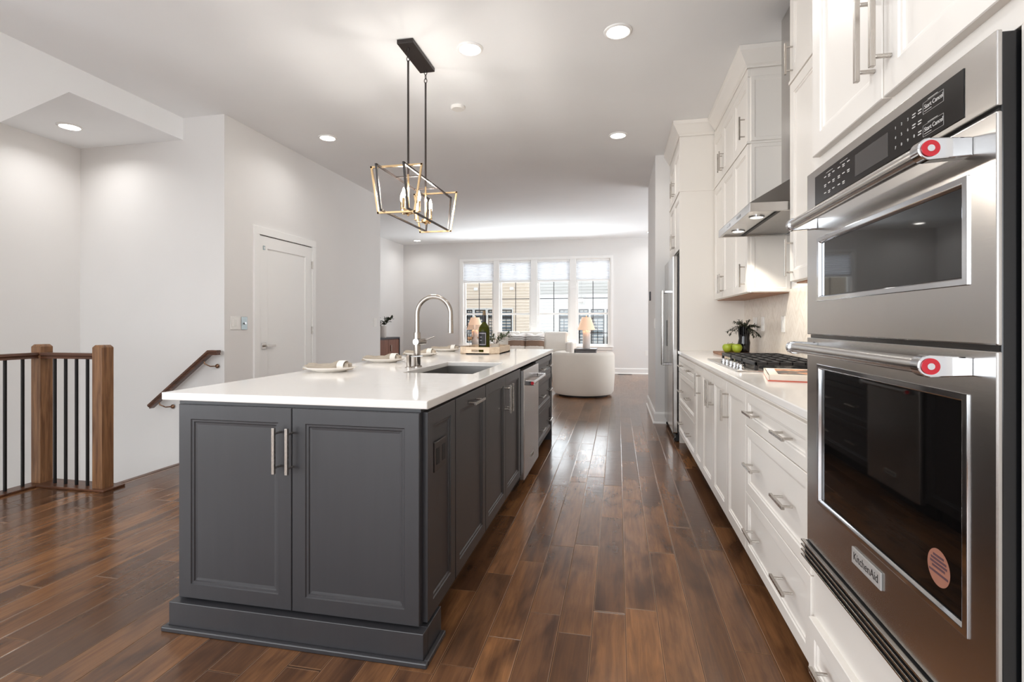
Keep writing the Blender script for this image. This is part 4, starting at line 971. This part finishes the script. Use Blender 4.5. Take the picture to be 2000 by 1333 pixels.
# wall handrail
t = thing('wall_handrail', 'dark wooden handrail sloping down the stairwell wall', 'handrail', (-3.9, 4.12, 0.38))
yc = 4.12; xa, za, xb, zb = -3.735, 0.912, -4.40, 0.385
b = B(); d = Vector((xb-xa, 0, zb-za)).normalized(); up = Vector((-d.z, 0, d.x)); up = up if up.z > 0 else -up
sec = [(-0.026, -0.022), (0.026, -0.022), (0.022, -0.006), (0.031, 0.004), (0.027, 0.022), (-0.027, 0.022), (-0.031, 0.004), (-0.022, -0.006)]
rings = []
for cx_, cz_, u_ in ((-3.645, 0.912, Vector((0, 0, 1))), (xa, za, (Vector((0, 0, 1))+up).normalized()*1.08), (xb, zb, up)):
    rings.append([b.bm.verts.new((cx_+u_.x*q, yc+p, cz_+u_.z*q)) for p, q in sec])
for r0, r1 in zip(rings, rings[1:]):
    for k in range(8): b.bm.faces.new((r0[k], r0[(k+1) % 8], r1[(k+1) % 8], r1[k]))
b.bm.faces.new(rings[0][::-1]); b.bm.faces.new(rings[-1])
part('rail', b, 'oak_x', t)
for x, z in ((-3.80, 0.84), (-4.30, 0.44)):
    br = B().tube([(x, yc, z-0.012), (x+0.005, yc, z-0.035), (x+0.05, yc+0.02, z-0.06), (x+0.085, 4.195, z-0.06)], 0.006, 10); br.sphere((x+0.085, 4.185, z-0.06), 0.021, 0.014, 0.021, 16)
    part('bracket', br, 'bronze_knob', t, smooth=True)
# ================================================================== door on the left wall
DY0, DY1, DZ = 4.665, 5.60, 2.11
d = thing('door_1', None, None, (XL, (DY0+DY1)/2, 0), None, 'structure')
b = B()
for y0, y1, z0, z1 in ((4.585, DY0, 0, DZ), (DY1, 5.675, 0, DZ), (4.585, 5.675, DZ, DZ+0.08)): b.box(XL, XL+0.022, y0, y1, z0, z1)
part('casing', b, 'trim', d, 0.003)
part('slab', B().panel(faceR(XL, DY0+0.004, 0.012), DY1-DY0-0.008, DZ-0.02, 0.012, 0, [(0, .012), (.125, .012), (.131, .006), (.14, .004)]), 'trim', d)
part('gap', B().box(XL+0.002, XL+0.004, DY0, DY1, DZ-0.008, DZ), 'ink', d)
hd = part('door_handle', B().box(XL+0.012, XL+0.02, 4.70, 4.765, 0.915, 0.98).cyl((XL+0.02, 4.735, 0.948), (XL+0.055, 4.735, 0.948), 0.010, 12).box(XL+0.045, XL+0.062, 4.725, 4.865, 0.939, 0.957), 'nickel', d, 0.002)
for z in (0.25, 1.10, 1.89): part('hinge', B().box(XL+0.010, XL+0.026, 5.588, 5.606, z-0.045, z+0.045), 'nickel', d, 0.002)
t = thing('door_sensor', 'small gray alarm sensor at the top corner of the white door', 'sensor', (XL+0.014, 4.735, 1.95))
part('housing', B().box(XL+0.0125, XL+0.022, 4.722, 4.748, 1.955, 2.0), 'grayplate', t, 0.002)
part('button', B().box(XL+0.022, XL+0.0235, 4.728, 4.742, 1.97, 1.985), 'plastic', t)
t = thing('light_switch', 'white two-gang light switch left of the white door', 'light switch', (XL, 4.34, 1.12))
part('plate', B().box(XL, XL+0.007, 4.275, 4.40, 1.125, 1.25), 'plastic', t, 0.002)
for y in (4.315, 4.36): part('rocker', B().box(XL+0.007, XL+0.011, y-0.016, y+0.016, 1.155, 1.22), 'plastic', t, 0.001)
t = thing('dimmer_switch', 'gray metal switch plate close to the white door frame', 'light switch', (XL, 4.46, 1.12))
part('plate', B().box(XL, XL+0.007, 4.42, 4.50, 1.122, 1.25), 'grayplate', t, 0.002)
part('knob', B().cyl((XL+0.007, 4.46, 1.187), (XL+0.02, 4.46, 1.187), 0.012, 16), 'chrome', t, smooth=True)
t = thing('light_switch', 'white light switch on the left wall near the far corner', 'light switch', (XL, 7.31, 1.15))
part('plate', B().box(XL, XL+0.007, 7.22, 7.32, 1.13, 1.26), 'plastic', t, 0.002)
part('rocker', B().box(XL+0.007, XL+0.011, 7.25, 7.285, 1.16, 1.23), 'plastic', t, 0.001)
t = thing('light_switch', 'white light switch on the narrow wall left of the refrigerator', 'light switch', (0.436, 6.33, 1.12))
part('plate', B().box(0.429, 0.436, 6.30, 6.38, 1.125, 1.245), 'plastic', t, 0.002)
part('rocker', B().box(0.426, 0.429, 6.324, 6.356, 1.155, 1.215), 'plastic', t)
t = thing('thermostat', 'small dark thermostat on the narrow wall edge by the living room', 'thermostat', (0.436, 7.4, 1.5))
part('housing', B().box(0.416, 0.436, 7.1, 7.2, 1.49, 1.61), 'darkmetal', t, 0.003)
part('face', B().box(0.4145, 0.416, 7.115, 7.185, 1.51, 1.59), 'blackglass', t)
t = thing('wall_outlet', 'white outlet low on the far wall right of the windows', 'outlet', (0.654, YF, 0.43))
part('plate', B().box(0.62, 0.695, YF-0.007, YF, 0.43, 0.55), 'plastic', t, 0.002)
for z in (0.465, 0.515): part('receptacle', B().box(0.64, 0.675, YF-0.009, YF-0.007, z-0.015, z+0.015), 'plastic', t)
t = thing('floor_vent', 'dark floor vent by the far baseboard right of the armchair', 'floor vent', (0.15, 12.07, 0))
part('frame', B().box(0.0, 0.32, 12.02, 12.12, 0, 0.004), 'bronze', t)
part('slot', B().box(0.02, 0.30, 12.04, 12.10, 0.004, 0.005), 'blackmatte', t)
# ================================================================== living room
cx, cy = -0.565, 8.60
t = thing('barrel_armchair', 'cream barrel armchair with its curved back toward the camera', 'armchair', (cx, cy, 0))
def shell(ro_b, ro_t, ri, z0, z1, a0, a1, n=40):
    b = B(); V = []; prof = [(ri, z0), (ro_b-0.03, z0), (ro_b, z0+0.04), ((ro_b+ro_t)/2+0.012, (z0+z1)/2), (ro_t, z1-0.05), (ro_t-0.02, z1-0.012), (ro_t-0.06, z1), (ri+0.04, z1), (ri+0.01, z1-0.02), (ri, z1-0.06)]
    for k in range(n+1):
        a = a0+(a1-a0)*k/n; e = min(k, n-k)/2.0; sh_ = 1 if e >= 1 else 0.96
        V.append([b.bm.verts.new((cx+r*math.cos(a), cy+r*math.sin(a)*0.98, z0+(z-z0)*sh_)) for r, z in prof])
    m = len(prof)
    for p, q in zip(V, V[1:]):
        for k in range(m): b.bm.faces.new((p[k], p[(k+1) % m], q[(k+1) % m], q[k]))
    b.bm.faces.new(V[0][::-1]); b.bm.faces.new(V[-1]); return b
part('back', shell(0.50, 0.515, 0.37, 0.03, 0.71, math.radians(-230), math.radians(30)), 'boucle', t, smooth=50)
part('seat', B().lathe(cx, cy, [(0, 0.04), (0.37, 0.04), (0.37, 0.42), (0.34, 0.45), (0, 0.46)], 40, 0, False), 'boucle', t, smooth=50)
part('plinth', B().lathe(cx, cy, [(0, 0), (0.40, 0), (0.40, 0.035), (0, 0.035)], 40, 0, False), 'blackmatte', t)
t = thing('sofa', 'ivory sofa under the living room windows', 'sofa', (-1.93, 11.55, 0))
part('frame', B().box(-2.95, -0.945, 11.12, 12.02, 0.08, 0.36).box(-2.95, -0.945, 11.80, 12.05, 0.30, 0.80), 'sofa', t, 0.03)
for x0, x1 in ((-2.96, -2.77), (-1.11, -0.94)): part('arm', B().box(x0, x1, 11.08, 12.03, 0.08, 0.78), 'sofa', t, 0.04)
for x0, x1 in ((-2.765, -1.94), (-1.935, -1.105)):
    part('seat_cushion', B().box(x0, x1, 11.05, 11.75, 0.365, 0.525), 'sofa', t, 0.04)
for x0, x1 in ((-2.765, -2.22), (-2.215, -1.66), (-1.655, -1.105)):
    b = B().box(x0+0.005, x1-0.005, 11.58, 11.80, 0.53, 0.99); part('back_cushion', b, 'sofa', t, 0.05)
for x in (-2.87, -1.0):
    for y in (11.18, 11.95): part('leg', B().box(x-0.025, x+0.025, y-0.025, y+0.025, 0, 0.08), 'blackmatte', t)
def pillow(x, y, z, w, h, label, rz):
    b = B(); n = 12; vf = []; vb = []
    for i in range(n+1):
        r0, r1 = [], []
        for j in range(n+1):
            u, v = i/n*2-1, j/n*2-1; k = (1-u**4)*(1-v**4); pinch = 1-0.06*(1-u*u)*v*v-0.06*(1-v*v)*u*u*0
            notch = 0.10*h*math.exp(-(u/0.28)**2)*max(0, v)**6
            r0.append(b.bm.verts.new((u*w/2*pinch, -0.075*k, (v+1)*h/2-notch))); r1.append(b.bm.verts.new((u*w/2*pinch, 0.075*k+0.001, (v+1)*h/2-notch)))
        vf.append(r0); vb.append(r1)
    for i in range(n):
        for j in range(n): b.bm.faces.new((vf[i][j], vf[i+1][j], vf[i+1][j+1], vf[i][j+1])); b.bm.faces.new((vb[i][j], vb[i][j+1], vb[i+1][j+1], vb[i+1][j]))
    for i in range(n):
        b.bm.faces.new((vf[i][0], vb[i][0], vb[i+1][0], vf[i+1][0])); b.bm.faces.new((vf[i][n], vf[i+1][n], vb[i+1][n], vb[i][n]))
        b.bm.faces.new((vf[0][i], vf[0][i+1], vb[0][i+1], vb[0][i])); b.bm.faces.new((vf[n][i], vb[n][i], vb[n][i+1], vf[n][i+1]))
    o = single('throw_pillow', b, 'stripes', label, 'pillow', 'striped pillows on the sofa', smooth=70, origin=(0, 0, 0))
    o.location = (x, y, z); o.rotation_euler = (math.radians(-14), 0, rz); return o
pillow(-2.25, 11.42, 0.56, 0.40, 0.40, 'brown and white striped pillow on the sofa, the left one', 0.08)
pillow(-1.84, 11.40, 0.56, 0.43, 0.40, 'brown and white striped pillow on the sofa, the right one', -0.05)
def side_table(x, label):
    t = thing('side_table', label, 'side table', (x, 11.55, 0), 'gray side tables beside the sofa')
    part('tabletop', B().box(x-0.24, x+0.24, 11.3, 11.8, 0.59, 0.62), 'greytable', t, 0.004)
    part('drawer_box', B().box(x-0.22, x+0.22, 11.32, 11.78, 0.44, 0.59), 'greytable', t, 0.003)
    for dx in (-0.2, 0.2):
        for y in (11.34, 11.76): part('leg', B().box(x+dx-0.02, x+dx+0.02, y-0.02, y+0.02, 0, 0.44), 'greytable', t)
side_table(-0.69, 'gray wooden side table right of the sofa, under the right lamp'); side_table(-3.27, 'gray wooden side table left of the sofa, under the left lamp')
def lamp(x, label):
    y = 11.58
    t = thing('table_lamp', label, 'table lamp', (x, y, 0.62), 'table lamps beside the sofa')
    part('base', B().lathe(x, y, [(0, 0), (0.075, 0), (0.08, 0.01), (0.08, 0.385), (0.07, 0.40), (0, 0.40)], 32, 0.6205, False), 'stone', t, smooth=True)
    part('neck', B().cyl((x, y, 1.02), (x, y, 1.325), 0.008, 10), 'gold', t)
    part('lamp_shade', B().lathe(x, y, [(0.20, 1.03), (0.10, 1.316), (0.095, 1.316), (0.195, 1.03)], 40, 0, False), 'shade', t, smooth=True)
    part('finial', B().sphere((x, y, 1.336), 0.014, seg=12), 'gold', t, smooth=True)
    l = bpy.data.lights.new('lamp_bulb', 'POINT'); l.energy = 5; l.shadow_soft_size = 0.03; l.color = (1, 0.78, 0.56)
    o = bpy.data.objects.new('lamp_bulb', l); COL.objects.link(o); o.location = (x, y, 1.15)
lamp(-0.69, 'table lamp with a tapered shade right of the sofa'); lamp(-3.275, 'table lamp with a tapered shade behind the wine glasses, left of the sofa')
t = thing('sideboard', 'reddish brown sideboard with a dark metal frame in the far left alcove', 'sideboard', (-5.11, 10.15, 0))
part('body', B().box(-5.30, -4.93, 9.33, 10.97, 0.12, 0.83), 'walnut', t, 0.003)
part('top_frame', B().box(-5.32, -4.90, 9.30, 11.0, 0.83, 0.868), 'darkmetal', t, 0.002)
for y0, y1 in ((9.30, 9.33), (10.97, 11.0)): part('side_frame', B().box(-5.32, -4.90, y0, y1, 0, 0.83), 'darkmetal', t, 0.002)
for k in range(3):
    y0 = 9.34+k*0.545; hy = y0+(0.05 if k != 1 else 0.49)
    dd = part('door', B().box(-4.93, -4.912, y0, y0+0.535, 0.14, 0.815), 'walnut', t, 0.002)
    hy = {0: 9.84, 1: 9.92, 2: 10.53}[k]
    part('handle', B().box(-4.912, -4.885, hy-0.014, hy+0.014, 0.56, 0.70), 'nickel', dd, 0.003)
vx, vy = -5.06, 10.42
t = thing('white_vase', 'pale cylindrical vase with dark leaves on the sideboard', 'vase', (vx, vy, 0.868))
part('body', B().lathe(vx, vy, [(0, 0), (0.085, 0), (0.09, 0.01), (0.09, 0.255), (0.082, 0.255), (0.08, 0.05), (0, 0.04)], 32, 0.868, False), 'stone', t, smooth=True)
st, lf = sprigs(vx, vy, 1.07, 8, 0.24, 0.75, 0.085, 0.028, 21, step=0.05); part('stem', st, 'stem', t); part('foliage', lf, 'leaf_dark', t)
# ================================================================== outside
def lap(x0, x1, y, z0, z1, pitch=0.12):
    b = B(); z = z0
    while z < z1:
        b.quadbox([(x0, y-0.04, z), (x1, y-0.04, z), (x1, y+0.05, z), (x0, y+0.05, z), (x0, y-0.004, z+pitch), (x1, y-0.004, z+pitch), (x1, y+0.05, z+pitch), (x0, y+0.05, z+pitch)]); z += pitch
    return b
YO = 20.0
def house(x0, x1, mat, label, wins, lights):
    t = thing('townhouse', label, 'building', ((x0+x1)/2, YO+1, -3.4))
    part('siding', lap(x0, x1, YO, -3.4, 6.4), mat, t)
    for a, c, z0, z1 in wins:
        f = part('window', B().frame(faceC(a-0.045, YO-0.07, z0-0.08), c-a+0.09, z1-z0+0.14, 0.045, c-a+0.045, 0.08, z1-z0+0.08, 0, 0.07), 'siding_w', t)
        part('pane', B().box(a, c, YO-0.03, YO-0.024, z0, z1), 'outglass', f)
        g = B(); w = 0.04
        g.frame(faceC(a, YO-0.045, z0), c-a, z1-z0, 0.05, c-a-0.05, 0.05, z1-z0-0.05, 0, 0.02); g.box(a, c, YO-0.045, YO-0.025, z1-0.36, z1-0.26)
        xm = (a+c)/2; g.box(xm-0.012, xm+0.012, YO-0.04, YO-0.025, z0, z1)
        for k in range(1, 4): zz = z0+(z1-0.36-z0)*k/4; g.box(a, c, YO-0.04, YO-0.025, zz-0.01, zz+0.01)
        part('grille', g, 'blackmatte', f)
    for x, z in lights: part('wall_fixture', B().box(x-0.08, x+0.08, YO-0.14, YO-0.02, z-0.06, z+0.06), 'trim', t, 0.02)
    return t
house(-14, -3.35, 'siding_c', 'cream-sided townhouse seen through the two left windows', [(-6.0, -5.75, -0.3, 1.72), (-5.65, -5.2, -0.3, 1.72), (-5.1, -4.85, -0.3, 1.72), (-4.6, -4.12, -0.3, 1.72)], [(-5.6, 2.55), (-4.62, 2.55), (-4.12, 2.55)])
house(-3.35, 6, 'siding_w', 'white-sided townhouse seen through the two right windows', [(-2.25, -1.85, -0.3, 1.72), (-1.48, -1.1, -0.3, 1.72), (-1.02, -0.5, -0.8, 1.72), (-0.42, 0.0, -0.3, 1.72)], [(-3.1, 2.3)])
single('pavement', B().box(-20, 12, 12.6, 20, -3.6, -3.4), 'ground', kind='structure')
